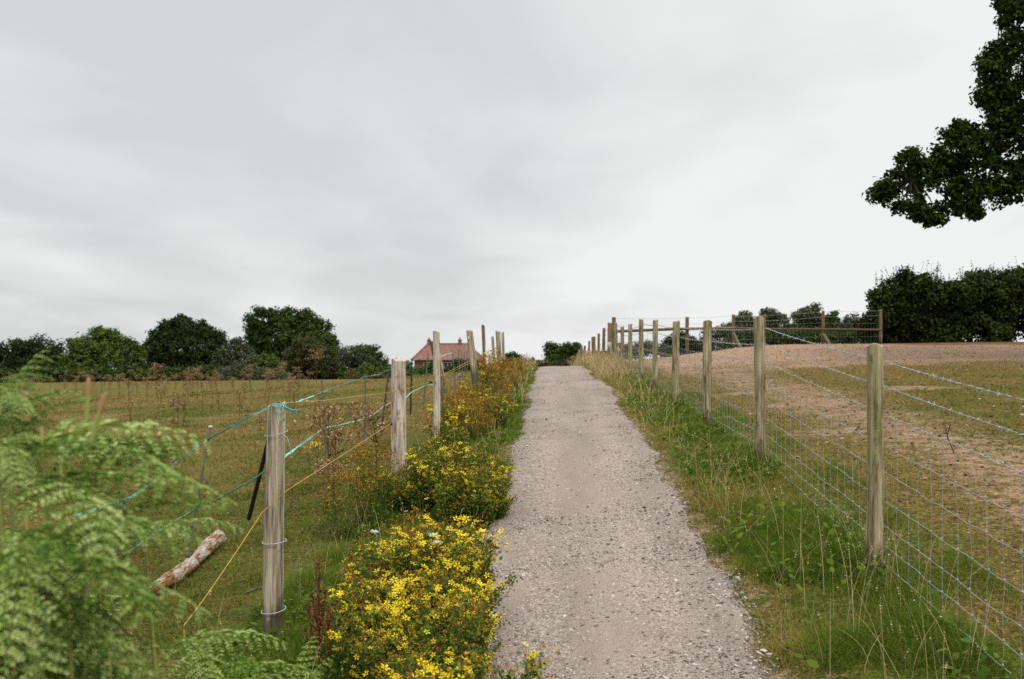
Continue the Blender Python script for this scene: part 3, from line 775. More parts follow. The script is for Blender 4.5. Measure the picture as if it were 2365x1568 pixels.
cord([P(1027, 866, 12.5), P(1060, 851, 14), P(1086, 838, 15)], 'short orange cord end below the upper cord at the tilted grey post')

# ---------------------------------------------------------------- rotten log
n = N('peeled_rotten_wood')
co = n.coord()
g = n.noise(n.scaled(co, (70, 9, 70)), 1.0, 5, .7); p_ = n.noise(n.scaled(co, (15, 4, 15)), 1.0, 5, .7)
c1 = n.ramp(g, [(.36, (.17, .13, .10)), (.5, (.38, .325, .27)), (.66, (.52, .47, .41))])
c2 = n.ramp(g, [(.36, (.06, .028, .012)), (.52, (.24, .11, .04)), (.68, (.40, .24, .10))])
n.bump(n.math('ADD', g, p_), .8, .02)
M['log'] = n.done(n.mix(n.ramp(p_, [(.48, (0, 0, 0)), (.55, (1, 1, 1))]), c1, c2), .9, .15)
l0, l1 = P(352, 1392, 6.7), P(520, 1262, 8.3)
for q in (l0, l1): q[2] = float(G(q[0], q[1])) + .045
root = empty('fallen_log', (l0 + l1) / 2 - [0, 0, .05], 'peeled rotten log with orange patches lying in the pasture beside the bracken', 'log')
mb = MB(); r_ = np.random.default_rng(5); nr, sd = 30, 20; th = np.arange(sd) * 2 * math.pi / sd
ax = (l1 - l0) / np.linalg.norm(l1 - l0); s1 = np.cross(ax, [0, 0, 1]); s1 /= np.linalg.norm(s1); s2 = np.cross(s1, ax)
ring = []
for i in range(nr + 1):
    t = i / nr; rr = (.050 + .008 * math.sin(t * 9) + .005 * r_.normal()) * (1 + .1 * np.sin(th * 2 + t * 4) + .05 * r_.normal(size=sd))
    if t > .97: rr *= .8
    if i == nr: rr *= .55
    ring.append(l0 + (l1 - l0) * t + s1 * (.03 * math.sin(t * 5)) + np.cos(th)[:, None] * rr[:, None] * s1 + np.sin(th)[:, None] * rr[:, None] * s2)
V = np.concatenate(ring + [[l1 + ax * .012], [l0 - ax * .01]]); i, j = np.meshgrid(np.arange(nr), np.arange(sd), indexing='ij'); a_ = (i * sd + j).ravel(); b_ = (i * sd + (j + 1) % sd).ravel()
Fc = np.concatenate([np.stack([a_, b_, b_ + sd], 1), np.stack([a_, b_ + sd, a_ + sd], 1), np.stack([nr * sd + np.arange(sd), nr * sd + (np.arange(sd) + 1) % sd, np.full(sd, len(V) - 2)], 1), np.stack([(np.arange(sd) + 1) % sd, np.arange(sd), np.full(sd, len(V) - 1)], 1)])
mb.add(V, Fc, True); mb.build('trunk', M['log'], root, (l0 + l1) / 2 - [0, 0, .05])
# splinters of pale wood lying about the near pasture
chips = [(585, 1225, 6.6), (700, 1100, 9), (690, 1200, 7), (728, 1198, 7.1), (735, 1090, 9.2), (600, 1290, 6.2), (655, 1310, 6.0), (520, 1200, 8), (840, 1260, 6.4)]
for i, (px, py, d) in enumerate(chips):
    q = P(px, py, d); q[2] = float(G(q[0], q[1])) + .008; an = rng.random() * 3; dl = np.array([math.cos(an), math.sin(an), .03]) * (.03 + .05 * rng.random())
    mb = MB(); mb.tube([q - dl, q + dl * .2 + [0, 0, .006], q + dl], [.003, .008, .004], 5)
    tag(mb.build('wood_chip', M['post_pale'], None, q), 'pale splinter of wood lying on the short turf', 'wood chip', 'wood chips on the pasture')
# ---------------------------------------------------------------- trees
DENS = 1.9
def crown_points(lobes, rc, per, fill=.25, flat=0.0, dens=1.0):
    """leaf clumps spread over and inside overlapping ellipsoid lobes: (points, outward normals, tint)"""
    PP, NN, TT = [], [], []
    for (c, r) in lobes:
        c, r = np.array(c, float), np.array(r, float)
        area = 4 * math.pi * ((r[0] * r[1]) ** 1.6 / 3 + (r[0] * r[2]) ** 1.6 / 3 + (r[1] * r[2]) ** 1.6 / 3) ** (1 / 1.6)
        m = max(6, int(DENS * dens * area / (rc * rc * 1.5)))
        u = rng.normal(size=(m, 3)); u /= np.linalg.norm(u, axis=1, keepdims=True)
        rad = np.where(rng.random(m) < fill, .35 + .45 * rng.random(m), .80 + .26 * rng.random(m))
        cc = c + u * r * rad[:, None]
        ct = rng.random(m)
        k = per
        cs = rc * (.6 + .7 * rng.random(m))
        q = rng.normal(size=(m, k, 3)); q /= np.linalg.norm(q, axis=2, keepdims=True) + 1e-9
        q *= (rng.random((m, k, 1)) ** .5) * cs[:, None, None] * np.array([1, 1, .75])
        PP.append((cc[:, None] + q).reshape(-1, 3))
        fr_ = rng.random((m, k, 1)) < .07
        q = q * np.where(fr_, 1.25 + .7 * rng.random((m, k, 1)), 1)
        nn = u[:, None] * .6 + q / (cs[:, None, None] + 1e-9) + np.array([0, 0, .5])
        NN.append(nn.reshape(-1, 3)); TT.append((np.repeat(ct, k) * .6 + .4 * rng.random(m * k)))
    return np.concatenate(PP), np.concatenate(NN), np.concatenate(TT)

M['bark'] = wood_mat('dark_bark', (.025, .02, .015), (.06, .048, .036), (.10, .085, .065))
def tree(name, label, cat, lobes_px, d, mat, leaf, rc, per, base, trunk_r, group=None, fill=.25, depth=.85, spread=.8, dens=1.0, big_=1.0, sub=3, limbs=14, extra=None):
    lobes = []
    for l in lobes_px:
        px, py, rx = l[:3]; ry = l[3] if len(l) > 3 else rx
        dy = (l[4] if len(l) > 4 else rng.normal() * .35 * rx * d / F)
        lobes.append((P(px, py, d) + [0, dy, 0], (big_ * rx * d / F, big_ * depth * (rx + ry) / 2 * d / F, big_ * ry * d / F)))
    if sub:
        for (c_, r_) in list(lobes):
            for q_ in range(sub):
                u_ = rng.normal(size=3); u_[2] = abs(u_[2]) * .9; u_ /= np.linalg.norm(u_); s_ = .22 + .22 * rng.random()
                lobes.append((np.array(c_) + u_ * np.array(r_) * (.88 + .2 * rng.random()), tuple(np.array(r_) * s_)))
    if extra: lobes += extra
    base = np.array(base, float)
    root = empty(name, base, label, cat, group)
    p, nn, t = crown_points(lobes, rc, per, fill, dens=dens)
    ok = p[:, 2] > base[2] - .3; p, nn, t = p[ok], nn[ok], t[ok]
    V, Fc, T = leaves(p, leaf * (.65 + .7 * rng.random(len(p))), nn, spread, 'hex' if leaf < .2 else 'quad', t)
    bulk('crown', V, Fc, mat, root, base, tint=T)
    mb = MB(); big = sorted(lobes, key=lambda q: -q[1][0])
    top = np.mean([np.array(q[0]) for q in big[:3]], 0)
    mid = base * .45 + top * .55; mid[:2] = base[:2] * .7 + top[:2] * .3
    mb.tube([base - [0, 0, .4], base + [0, 0, .3], base * .6 + mid * .4, mid], [trunk_r * 1.4, trunk_r, trunk_r * .85, trunk_r * .6], 9)
    if limbs > 50:                                   # a big oak: a few crooked main limbs, the rest branching off them
        fork = base + [0, 0, 3.4]; mains = []
        mb = MB(); mb.tube([base - [0, 0, .4], base + [0, 0, .25], base * .5 + fork * .5 + [.08, .05, 0], fork], [trunk_r * 1.5, trunk_r * 1.05, trunk_r * .9, trunk_r * .85], 12)
        ends = [np.mean([np.array(q[0]) for q in lobes[:6]], 0) + [.5, 0, .2], np.mean([np.array(q[0]) for q in lobes[30:38]], 0), np.mean([np.array(q[0]) for q in lobes[-8:]], 0)] + [fork + np.array([4.2 * math.cos(a_), 4.2 * math.sin(a_), 2.0 + 2.6 * (k_ % 2)]) for k_, a_ in enumerate((.2, 1.5, 2.5, 3.9, 4.8, 5.6))] + [fork + [.3, .2, 6.5]]
        for e in ends:
            t_ = np.linspace(0, 1, 9)[:, None]; p_ = fork * (1 - t_) + e * t_ + np.array([0, 0, 1.0]) * (np.sin(t_ * math.pi) * .7) + rng.normal(size=(9, 3)) * .13 * np.sin(t_ * math.pi)
            mb.tube(p_, np.linspace(trunk_r * .55, trunk_r * .08, 9), 8); mains.append(p_[3:])
        mains = np.concatenate(mains)
        for q in lobes:
            e = np.array(q[0]); s_ = mains[np.argmin(((mains - e) ** 2).sum(1))]
            m_ = s_ * .5 + e * .5 + rng.normal(size=3) * .05 * np.linalg.norm(e - s_); mb.tube([s_, m_, e], [.03, .018, .006], 5)
    for q in big[:limbs if limbs < 50 else 0]:
        e = np.array(q[0]); st = base * .4 + mid * .6 if rng.random() < .5 and limbs < 50 else mid; th_ = 1.0 if limbs < 50 else .3
        mm = st * .5 + e * .5 + rng.normal(size=3) * .06 * np.linalg.norm(e - st)
        mb.tube([st, mm, mm * .4 + e * .6, e], [trunk_r * .5 * th_, trunk_r * .28 * th_, trunk_r * .12 * th_, trunk_r * .03], 6)
    mb.build('trunk', M['bark'], root, base)
    return root
def lm(name, dark, mid, light, tr=.12): return leaf_mat(name, [(0, dark), (.5, mid), (1, light)], tr, .8, .06)
M['tr_dark'] = lm('dark_leaf', (.009, .018, .006), (.020, .036, .011), (.050, .070, .020))
M['tr_oak'] = lm('oak_leaf', (.013, .027, .006), (.033, .058, .012), (.082, .108, .026))
M['tr_mid'] = lm('field_maple_leaf', (.020, .042, .008), (.054, .090, .017), (.12, .16, .036))
M['tr_olive'] = lm('olive_leaf', (.028, .034, .012), (.062, .064, .026), (.11, .105, .045))
M['tr_grey'] = lm('grey_green_leaf', (.028, .040, .020), (.065, .078, .040), (.125, .13, .072))
M['tr_brown'] = lm('rusty_leaf', (.045, .032, .014), (.11, .078, .034), (.17, .13, .065))
M['tr_near'] = lm('near_oak_leaf', (.007, .015, .003), (.020, .038, .006), (.070, .10, .014), .22)
M['hedge'] = lm('hedge_leaf', (.008, .015, .004), (.024, .038, .008), (.070, .082, .018), .1)

def gb_(px, d, dz=0.0): x = (px - CX) / F * d; return np.array([x, d, float(G(x, d)) + dz])
GL = 'trees along the far edge of the pasture'
tree('dark_tree', 'low dark tree with a twiggy rusty top beside the tall fern stalk', 'tree', [(55, 815, 38, 30), (95, 808, 36, 30), (125, 835, 34, 34), (60, 850, 45, 35), (110, 860, 45, 30), (20, 830, 40, 40)], 112, M['tr_dark'], .30, .65, 16, gb_(90, 112), .25, GL)
tree('rounded_tree', 'broad rounded mid green tree, second in the row beyond the fern stalk', 'tree', [(215, 795, 38, 34), (250, 792, 38, 30), (190, 825, 42, 34), (285, 810, 36, 30), (235, 835, 65, 40), (300, 840, 32, 36), (175, 858, 40, 26)], 108, M['tr_mid'], .30, .6, 18, gb_(240, 108), .3, GL)
tree('holly_tree', 'nearly black spiky topped tree between two rounded green trees', 'tree', [(395, 768, 22, 30), (425, 758, 20, 24), (440, 772, 24, 30), (475, 778, 24, 26), (370, 795, 30, 36), (500, 805, 24, 36), (430, 815, 75, 50), (350, 830, 28, 40), (455, 845, 66, 38), (380, 755, 10, 18), (415, 742, 9, 12), (468, 762, 12, 18)], 114, M['tr_dark'], .28, .5, 20, gb_(430, 114), .3, GL, dens=1.1)
tree('grey_bush', 'grey green bush in the dip beside the great dome shaped tree', 'bush', [(540, 810, 24, 28), (560, 835, 32, 34), (525, 845, 24, 32), (590, 850, 30, 28)], 104, M['tr_grey'], .26, .5, 16, gb_(550, 104), .15, GL)
tree('domed_oak', 'tallest dome shaped oak of the far row, with sky gaps in one flank', 'tree', [(610, 738, 34, 24), (655, 740, 40, 28), (695, 752, 36, 30), (725, 772, 34, 30), (600, 772, 28, 26), (585, 800, 24, 26), (640, 785, 48, 40), (700, 800, 55, 40), (752, 800, 30, 30), (610, 825, 40, 30), (765, 830, 24, 30), (690, 840, 70, 34)], 122, M['tr_oak'], .34, .62, 18, gb_(670, 122), .5, GL)
tree('feathery_tree', 'feathery brownish green tree in front of the dome shaped oak', 'tree', [(715, 805, 36, 22), (690, 825, 34, 24), (745, 830, 34, 26), (705, 850, 44, 22), (750, 855, 30, 20)], 100, M['tr_olive'], .22, .45, 16, gb_(715, 100), .2, GL)
tree('round_bush', 'small dark round bush at the foot of the dome shaped oak', 'bush', [(627, 840, 22, 20), (640, 855, 24, 18), (610, 858, 22, 18)], 96, M['tr_mid'], .24, .45, 14, gb_(625, 96), .12, GL)
tree('green_bush', 'sprawling green bush low under the nearly black tree', 'bush', [(560, 860, 34, 18), (600, 868, 34, 14), (520, 868, 26, 14), (640, 870, 30, 12)], 93, M['tr_grey'], .24, .45, 14, gb_(570, 93), .1, GL)
tree('silvery_tree', 'silvery green rounded tree at the open end of the far row', 'tree', [(815, 822, 26, 20), (835, 812, 20, 16), (805, 845, 26, 20), (840, 845, 24, 22)], 105, M['tr_grey'], .24, .45, 16, gb_(822, 105), .15, GL)
tree('dark_bush', 'dark ragged bush behind the silvery tree at the open end of the far row', 'bush', [(850, 822, 26, 20), (876, 835, 18, 18), (840, 810, 16, 12), (885, 850, 14, 14)], 116, M['tr_oak'], .26, .45, 16, gb_(860, 116), .15, GL)
tree('low_hedge', 'low green hedge running from the silvery tree toward the house', 'hedge', [(850, 858, 22, 14), (885, 862, 22, 12), (915, 864, 20, 11), (825, 866, 26, 10), (945, 868, 20, 9)], 96, M['tr_mid'], .22, .4, 16, gb_(880, 96), .08)
tree('rusty_bush', 'low rusty brown bush at the pasture edge below the silvery tree', 'bush', [(875, 873, 18, 7), (850, 876, 14, 5), (810, 866, 10, 8)], 92, M['tr_brown'], .2, .35, 12, gb_(870, 92), .06)
tree('house_hedge', 'dark green shrubs hiding the foot of the brick house', 'hedge', [(965, 868, 20, 14), (995, 864, 22, 14), (1040, 864, 26, 14), (1075, 852, 26, 22), (1015, 872, 30, 10), (1100, 858, 26, 22)], 120, M['tr_oak'], .26, .42, 16, gb_(1020, 120), .1)
tree('climbing_shrub', 'green climbing shrub against the end wall of the brick house', 'shrub', [(1003, 846, 12, 14), (985, 856, 14, 12), (938, 850, 9, 18)], 150, M['tr_mid'], .24, .4, 14, gb_(1000, 150), .08)
tree('field_hedge', 'dark hedge line along the foot of the far tree row', 'hedge', [(px_, 868 + 5 * math.sin(px_), 30, 17 if px_ < 560 else 12) for px_ in range(-40, 960, 34)], 101, M['tr_oak'], .28, .5, 16, gb_(260, 101), .08)
# beyond the crest
GR = 'trees beyond the crest'
tree('distant_tree', 'small dark tree beside the clustered grey posts beyond the crest', 'tree', [(1183, 826, 14, 14), (1196, 834, 14, 14), (1172, 838, 14, 14), (1215, 842, 18, 12)], 100, M['tr_oak'], .22, .35, 16, gb_(1188, 100), .15, GR)
tree('distant_tree', 'ragged dark tree rising beyond the top of the gravel path', 'tree', [(1272, 808, 13, 14), (1300, 812, 20, 18), (1322, 806, 16, 14), (1285, 825, 26, 14), (1315, 828, 26, 14), (1338, 826, 16, 14)], 88, M['tr_oak'], .22, .36, 18, gb_(1300, 88), .2, GR)
tree('low_hedge', 'low brownish hedge line crossing behind the top of the path', 'hedge', [(1255, 841, 16, 8), (1235, 843, 16, 8), (1285, 843, 20, 7), (1318, 840, 18, 7), (1350, 832, 20, 9), (1385, 826, 24, 10), (1420, 824, 30, 12), (1210, 846, 16, 8)], 72, M['tr_olive'], .17, .3, 16, gb_(1300, 72), .06, None)
tree('distant_bush', 'rounded bush behind the fence nearest the stout strainer post', 'bush', [(1470, 808, 22, 16), (1495, 805, 20, 16), (1450, 815, 20, 14)], 82, M['tr_oak'], .2, .34, 16, gb_(1475, 82), .1, GR)
tree('distant_tree', 'dome shaped dark tree seen beneath the wooden rail', 'tree', [(1560, 792, 26, 20), (1540, 804, 24, 18), (1590, 800, 24, 18), (1612, 808, 18, 16), (1570, 815, 44, 18)], 80, M['tr_dark'], .2, .34, 18, gb_(1570, 80), .2, GR)
tree('distant_tree', 'thin see through tree beside the dome under the rail', 'tree', [(1640, 772, 18, 14), (1655, 786, 16, 14), (1628, 790, 14, 14), (1650, 804, 24, 14)], 78, M['tr_grey'], .16, .3, 10, gb_(1645, 78), .12, GR, dens=.6)
tree('distant_tree', 'loose birch like tree behind the rail next to the braced post', 'tree', [(1722, 738, 18, 16), (1705, 755, 16, 20), (1740, 756, 18, 20), (1715, 780, 26, 18), (1748, 785, 22, 18)], 74, M['tr_grey'], .17, .32, 14, gb_(1722, 74), .15, GR, dens=.85)
tree('distant_tree', 'pale leafy tree directly behind the second nearest fence post', 'tree', [(1780, 732, 22, 18), (1800, 748, 18, 16), (1765, 755, 22, 22), (1792, 780, 28, 18)], 74, M['tr_grey'], .18, .32, 15, gb_(1785, 74), .15, GR)
tree('distant_tree', 'rounded grey green tree just before the post with a slanting brace', 'tree', [(1868, 728, 24, 20), (1850, 742, 22, 20), (1885, 745, 20, 20), (1860, 770, 34, 20)], 72, M['tr_grey'], .18, .32, 16, gb_(1866, 72), .15, GR)
tree('distant_tree', 'small pointed tree just beyond the post with a slanting brace', 'tree', [(1924, 735, 9, 14), (1924, 752, 15, 16), (1930, 772, 20, 16)], 70, M['tr_oak'], .16, .28, 16, gb_(1925, 70), .12, GR)
tree('distant_tree', 'wispy willow like tree at the end of the tall hedge', 'tree', [(1965, 742, 14, 14), (1982, 752, 15, 14), (1950, 758, 14, 14), (1970, 772, 26, 16)], 70, M['tr_grey'], .15, .28, 12, gb_(1968, 70), .12, GR, dens=.8)
tree('low_hedge', 'mid green scrub line joining the far trees behind the rail fence', 'hedge', [(px_, 780 - 14 * abs(math.sin(px_ * .021)), 24, 20) for px_ in range(1690, 2010, 27)], 76, M['tr_mid'], .19, .34, 15, gb_(1760, 76), .08)
tree('low_hedge', 'dark green hedge filling the gap beneath the far rail', 'hedge', [(1720, 788, 24, 12), (1770, 782, 28, 14), (1820, 782, 32, 15), (1870, 782, 30, 14), (1925, 780, 32, 14), (1975, 778, 30, 15), (1680, 795, 22, 10)], 56, M['tr_oak'], .14, .26, 18, gb_(1830, 56), .06)

# tall hedge
hl = []
for px, top in ((2020, 668), (2045, 652), (2075, 645), (2110, 648), (2145, 646), (2185, 645), (2225, 640), (2265, 634), (2300, 628), (2335, 622), (2375, 616), (2420, 618), (2470, 624), (2520, 620), (2580, 626), (2640, 622), (2700, 625), (2770, 620), (2840, 628), (2910, 622), (2990, 630), (3070, 626)):
    w = 30; hl.append((px + 14, top + w * .9 + rng.normal() * 6, w + rng.normal() * 5, w, rng.normal() * .4))
    for py in (top + 62, top + 100, top + 136):
        if py < 800: hl.append((px + rng.normal() * 5 + (12 if px < 2050 else 0), py, 32, 32, rng.normal() * .35))
tree('tall_hedge', 'tall black green hedge on the crest above the brown leaf litter', 'hedge', hl, 42, M['hedge'], .13, .26, 16, gb_(2240, 42), .12, fill=.3, depth=1.3, dens=1.0)
# wispy shoots out of the top of the hedge
mb = MB(); PPs = []
for k in range(110):
    px = 2015 + rng.random() * 620; top = 648 - (px - 2030) * .055
    p0 = P(px, top + 14, 42) + [0, rng.normal() * .4, 0]; p1 = p0 + [rng.normal() * .15, rng.normal() * .1, .3 + .75 * rng.random() ** 2]
    mb.tube([p0 - [0, 0, .3], p0, p1], [.012, .009, .004], 4)
    for t in np.linspace(.1, 1, 14): PPs.append(p0 + (p1 - p0) * t + rng.normal(size=3) * .03)
V, Fc, T = leaves(np.array(PPs), .06 + .03 * rng.random(len(PPs)))
hr = [o for o in bpy.data.objects if o.name == 'tall_hedge'][0]
mb.build('shoot_twig', M['bark'], hr, WORLD[hr.name])
bulk('shoot_leaf', V, Fc, M['hedge'], hr, WORLD[hr.name], tint=T)

# overhanging oak: lobes measured as (x, y, radius) of a crop of the photo, then the unseen rest of the crown
ok = []
for zx, zy, zr in ((348, 1290, 42), (395, 1265, 50), (430, 1310, 42), (455, 1240, 40), (380, 1235, 30), (540, 1090, 62), (575, 1030, 26), (505, 1160, 52), (620, 1120, 75), (560, 1340, 60), (520, 1375, 45), (620, 1400, 70), (660, 1440, 52), (740, 1400, 62), (750, 1455, 36), (720, 1090, 75), (735, 1010, 30), (800, 1070, 85),
                   (690, 1210, 85), (610, 1230, 60), (860, 1190, 95), (820, 890, 36), (845, 945, 48), (905, 835, 26), (930, 900, 65), (980, 850, 36), (990, 950, 62), (930, 1050, 85), (890, 1330, 75), (880, 1385, 36), (960, 1240, 95), (1000, 1350, 66), (1005, 1410, 26), (1090, 1240, 105),
                   (1080, 960, 80), (1060, 1090, 85), (1180, 1270, 90), (1180, 1150, 85), (1290, 1240, 95), (1130, 860, 60), (1180, 800, 66), (1140, 765, 36), (1260, 850, 85), (1200, 950, 70), (1290, 960, 80), (1270, 1120, 60), (1060, 560, 58), (1040, 640, 44), (1085, 680, 40), (1110, 470, 60), (1060, 455, 26), (1100, 390, 45), (1135, 325, 26),
                   (1150, 560, 70), (1170, 390, 66), (1210, 330, 50), (1250, 400, 62), (1190, 600, 40), (1260, 570, 66), (1240, 270, 45), (1290, 290, 62), (1250, 230, 28), (1300, 480, 62), (1290, 720, 62), (1300, 140, 62), (1230, 120, 46), (1190, 150, 24), (1220, 50, 60), (1160, 20, 36), (1290, 40, 70), (1240, 640, 36)):
    ok.append(((3300 + zx / 1.6508) * .5774, zy / 1.6508 * .5774, zr / 1.6508 * .5774))
OD = 22.0
for px in range(2430, 2900, 75):
    for py in range(-420, 430, 85):
        if rng.random() < .8: ok.append((px + rng.normal() * 15, py + rng.normal() * 15 - (px - 2430) * .08, 58 + 14 * rng.random(), 50, rng.normal() * .8))
ex = []
ob = np.array([17.0, 23.0, float(G(17.0, 23.0))])
for k in range(46):
    a_ = rng.random() * 6.28; e_ = rng.random() ** .7 * 1.3 - .15; rr = 5.6 * (.75 + .3 * rng.random())
    c_ = ob + np.array([rr * math.cos(a_) * math.cos(e_), rr * math.sin(a_) * math.cos(e_), 6.5 + 5.2 * math.sin(e_)])
    s_ = 1.1 + .5 * rng.random()
    if (c_[0] - s_) / c_[1] < .53: continue
    ex.append((c_, (s_, s_, s_ * .8)))
for k in range(60):
    u_ = rng.normal(size=3); u_ /= np.linalg.norm(u_); c_ = ob + [0, 0, 7.6] + u_ * np.array([5.0, 4.6, 4.0]) * rng.random() ** .45
    s_ = .8 + .5 * rng.random()
    if (c_[0] - s_) / c_[1] < .525 or c_[2] - s_ < ob[2] + 3.2: continue
    ex.append((c_, (s_, s_, s_ * .8)))
tree('overhanging_oak', 'big dark oak reaching a lobed leafy branch into the sky above the hedge', 'tree', ok, OD, M['tr_near'], .098, .22, 21, ob, .42, fill=.35, depth=1.0, dens=.66, sub=1, big_=.95, limbs=90, extra=ex)

# ---------------------------------------------------------------- brick house
HD = 160.0
hx0, hx1, hy0, hy1 = -15.7, -4.9, HD, HD + 8.5
ze, zr = 1.65 - 45 * HD / F, 1.65 - 10 * HD / F
zb = float(G(-10, HD)) - .5
n = N('red_brick'); co = n.coord()
br = n.n('TexBrick'); br.inputs['Scale'].default_value = 1.0; br.inputs['Brick Width'].default_value = .225; br.inputs['Row Height'].default_value = .075; br.inputs['Mortar Size'].default_value = .012
br.inputs['Color1'].default_value = (.25, .115, .075, 1); br.inputs['Color2'].default_value = (.19, .08, .055, 1); br.inputs['Mortar'].default_value = (.33, .27, .22, 1)
n.l(n.scaled(co, (1, 1, 1)), br.inputs['Vector'])
M['brick'] = n.done(n.mix(n.ramp(n.noise(co, .8, 4), [(.35, (0, 0, 0)), (.7, (.6,) * 3)]), br.outputs['Color'], (.17, .075, .05, 1)), .9, .15)
n = N('clay_tiles'); co = n.coord()
wv = n.n('TexWave', wave_type='BANDS', bands_direction='Z'); wv.inputs['Scale'].default_value = 3.2; n.l(co, wv.inputs['Vector'])
tl = n.ramp(n.noise(co, 2.6, 5, .7), [(.36, (.10, .052, .040)), (.52, (.19, .098, .072)), (.66, (.27, .155, .115))])
M['tiles'] = n.done(n.mix(.35, tl, n.ramp(wv.outputs['Fac'], [(0, (.09, .045, .035)), (1, (.23, .125, .095))])), .85, .2)
M['cream'] = plain_mat('cream_paint', (.62, .57, .45), .6, 0, .08, 5)
M['glass'] = plain_mat('dark_window_glass', (.02, .028, .04), .08, 0, .1, 2)
M['pot'] = plain_mat('clay_pot', (.24, .10, .07), .8, 0, .2, 4)
M['gutter'] = plain_mat('dark_gutter', (.03, .025, .022), .6, 0, .2, 4)
house = empty('brick_house', ((hx0 + hx1) / 2, (hy0 + hy1) / 2, zb), 'red brick house with hipped clay tile roof seen between the old posts', 'house')
mb = MB(); mb.box(((hx0 + hx1) / 2, (hy0 + hy1) / 2, (zb + ze) / 2), (hx1 - hx0, hy1 - hy0, ze - zb)); mb.build('wall', M['brick'], house, WORLD[house.name])
oh = .45
e = [np.array(q) for q in ((hx0 - oh, hy0 - oh, ze - .12), (hx1 + oh, hy0 - oh, ze - .12), (hx1 + oh, hy1 + oh, ze - .12), (hx0 - oh, hy1 + oh, ze - .12))]
rx0, rx1, ym = (988 - CX) / F * (HD + 4), (1081 - CX) / F * (HD + 4), (hy0 + hy1) / 2
zr = 1.65 - 10 * (HD + 4) / F
r0, r1 = np.array([rx0, ym, zr]), np.array([rx1, ym, zr])
V = e + [r0, r1] + [q - [0, 0, .14] for q in e]
mb = MB(); mb.add(V, [[0, 1, 5], [0, 5, 4], [1, 2, 5], [2, 3, 4], [2, 4, 5], [3, 0, 4], [6, 8, 7], [6, 9, 8], [0, 6, 7], [0, 7, 1], [1, 7, 8], [1, 8, 2], [2, 8, 9], [2, 9, 3], [3, 9, 6], [3, 6, 0]])
roof = mb.build('roof', M['tiles'], house, (r0 + r1) / 2)
for q0, q1 in ((r0, r1), (r0, e[0]), (r1, e[1])):
    mb = MB(); mb.tube([q0 + [0, 0, .03], q1 + [0, 0, .03]], .11, 6); mb.build('ridge_tile', M['tiles'], roof, q0)
for px in (990.5, 1062):
    x = (px - CX) / F * (HD + 4); zt = 1.65 - (786 - CY) / F * (HD + 4)
    mb = MB(); mb.box((x, ym, (zr - .6 + zt) / 2), (.55, .8, zt - zr + .6)); mb.box((x, ym, zt + .06), (.68, .93, .12)); ch = mb.build('chimney', M['brick'], roof, (x, ym, zt))
    mb = MB(); mb.tube([(x, ym, zt + .12), (x, ym, zt + .3), (x, ym, zt + .45)], [.15, .12, .14], 8); mb.build('chimney_pot', M['pot'], roof, (x, ym, zt + .12))
mb = MB(); mb.tube([e[0] + [0, -.06, -.08], e[1] + [0, -.06, -.08]], .07, 6); mb.build('gutter', M['gutter'], house, e[0])
for xw, zt, wd, hh in ((-10.35, 1.65 - 52 * HD / F, 1.25, 1.0), (-13.6, 1.65 - 52 * HD / F, 1.2, 1.0), (-6.9, 1.65 - 52 * HD / F, 1.25, 1.0), (-10.35, 1.65 - 92 * HD / F, 1.3, 1.1), (-6.9, 1.65 - 92 * HD / F, 1.3, 1.1)):
    y = hy0 - .03
    mb = MB()
    for bx_, bw, bz, bh in ((xw, wd, zt - .05, .1), (xw, wd, zt - hh + .05, .1), (xw - wd / 2 + .05, .1, zt - hh / 2, hh - .2), (xw + wd / 2 - .05, .1, zt - hh / 2, hh - .2), (xw, .12, zt - hh / 2, hh - .2)):
        mb.box((bx_, y, bz), (bw, .12, bh))
    w_ = mb.build('window', M['cream'], house, (xw, y, zt))
    mb = MB(); mb.box((xw, y + .01, zt - hh / 2), (wd - .2, .04, hh - .2)); mb.build('pane', M['glass'], w_, (xw, y, zt))
    mb = MB(); mb.box((xw, y - .05, zt - hh - .05), (wd + .2, .22, .1)); mb.build('sill', M['cream'], w_, (xw, y, zt - hh))
mb = MB(); mb.box((-3.2, 0, 0), (.01, .01, .01)) if False else None
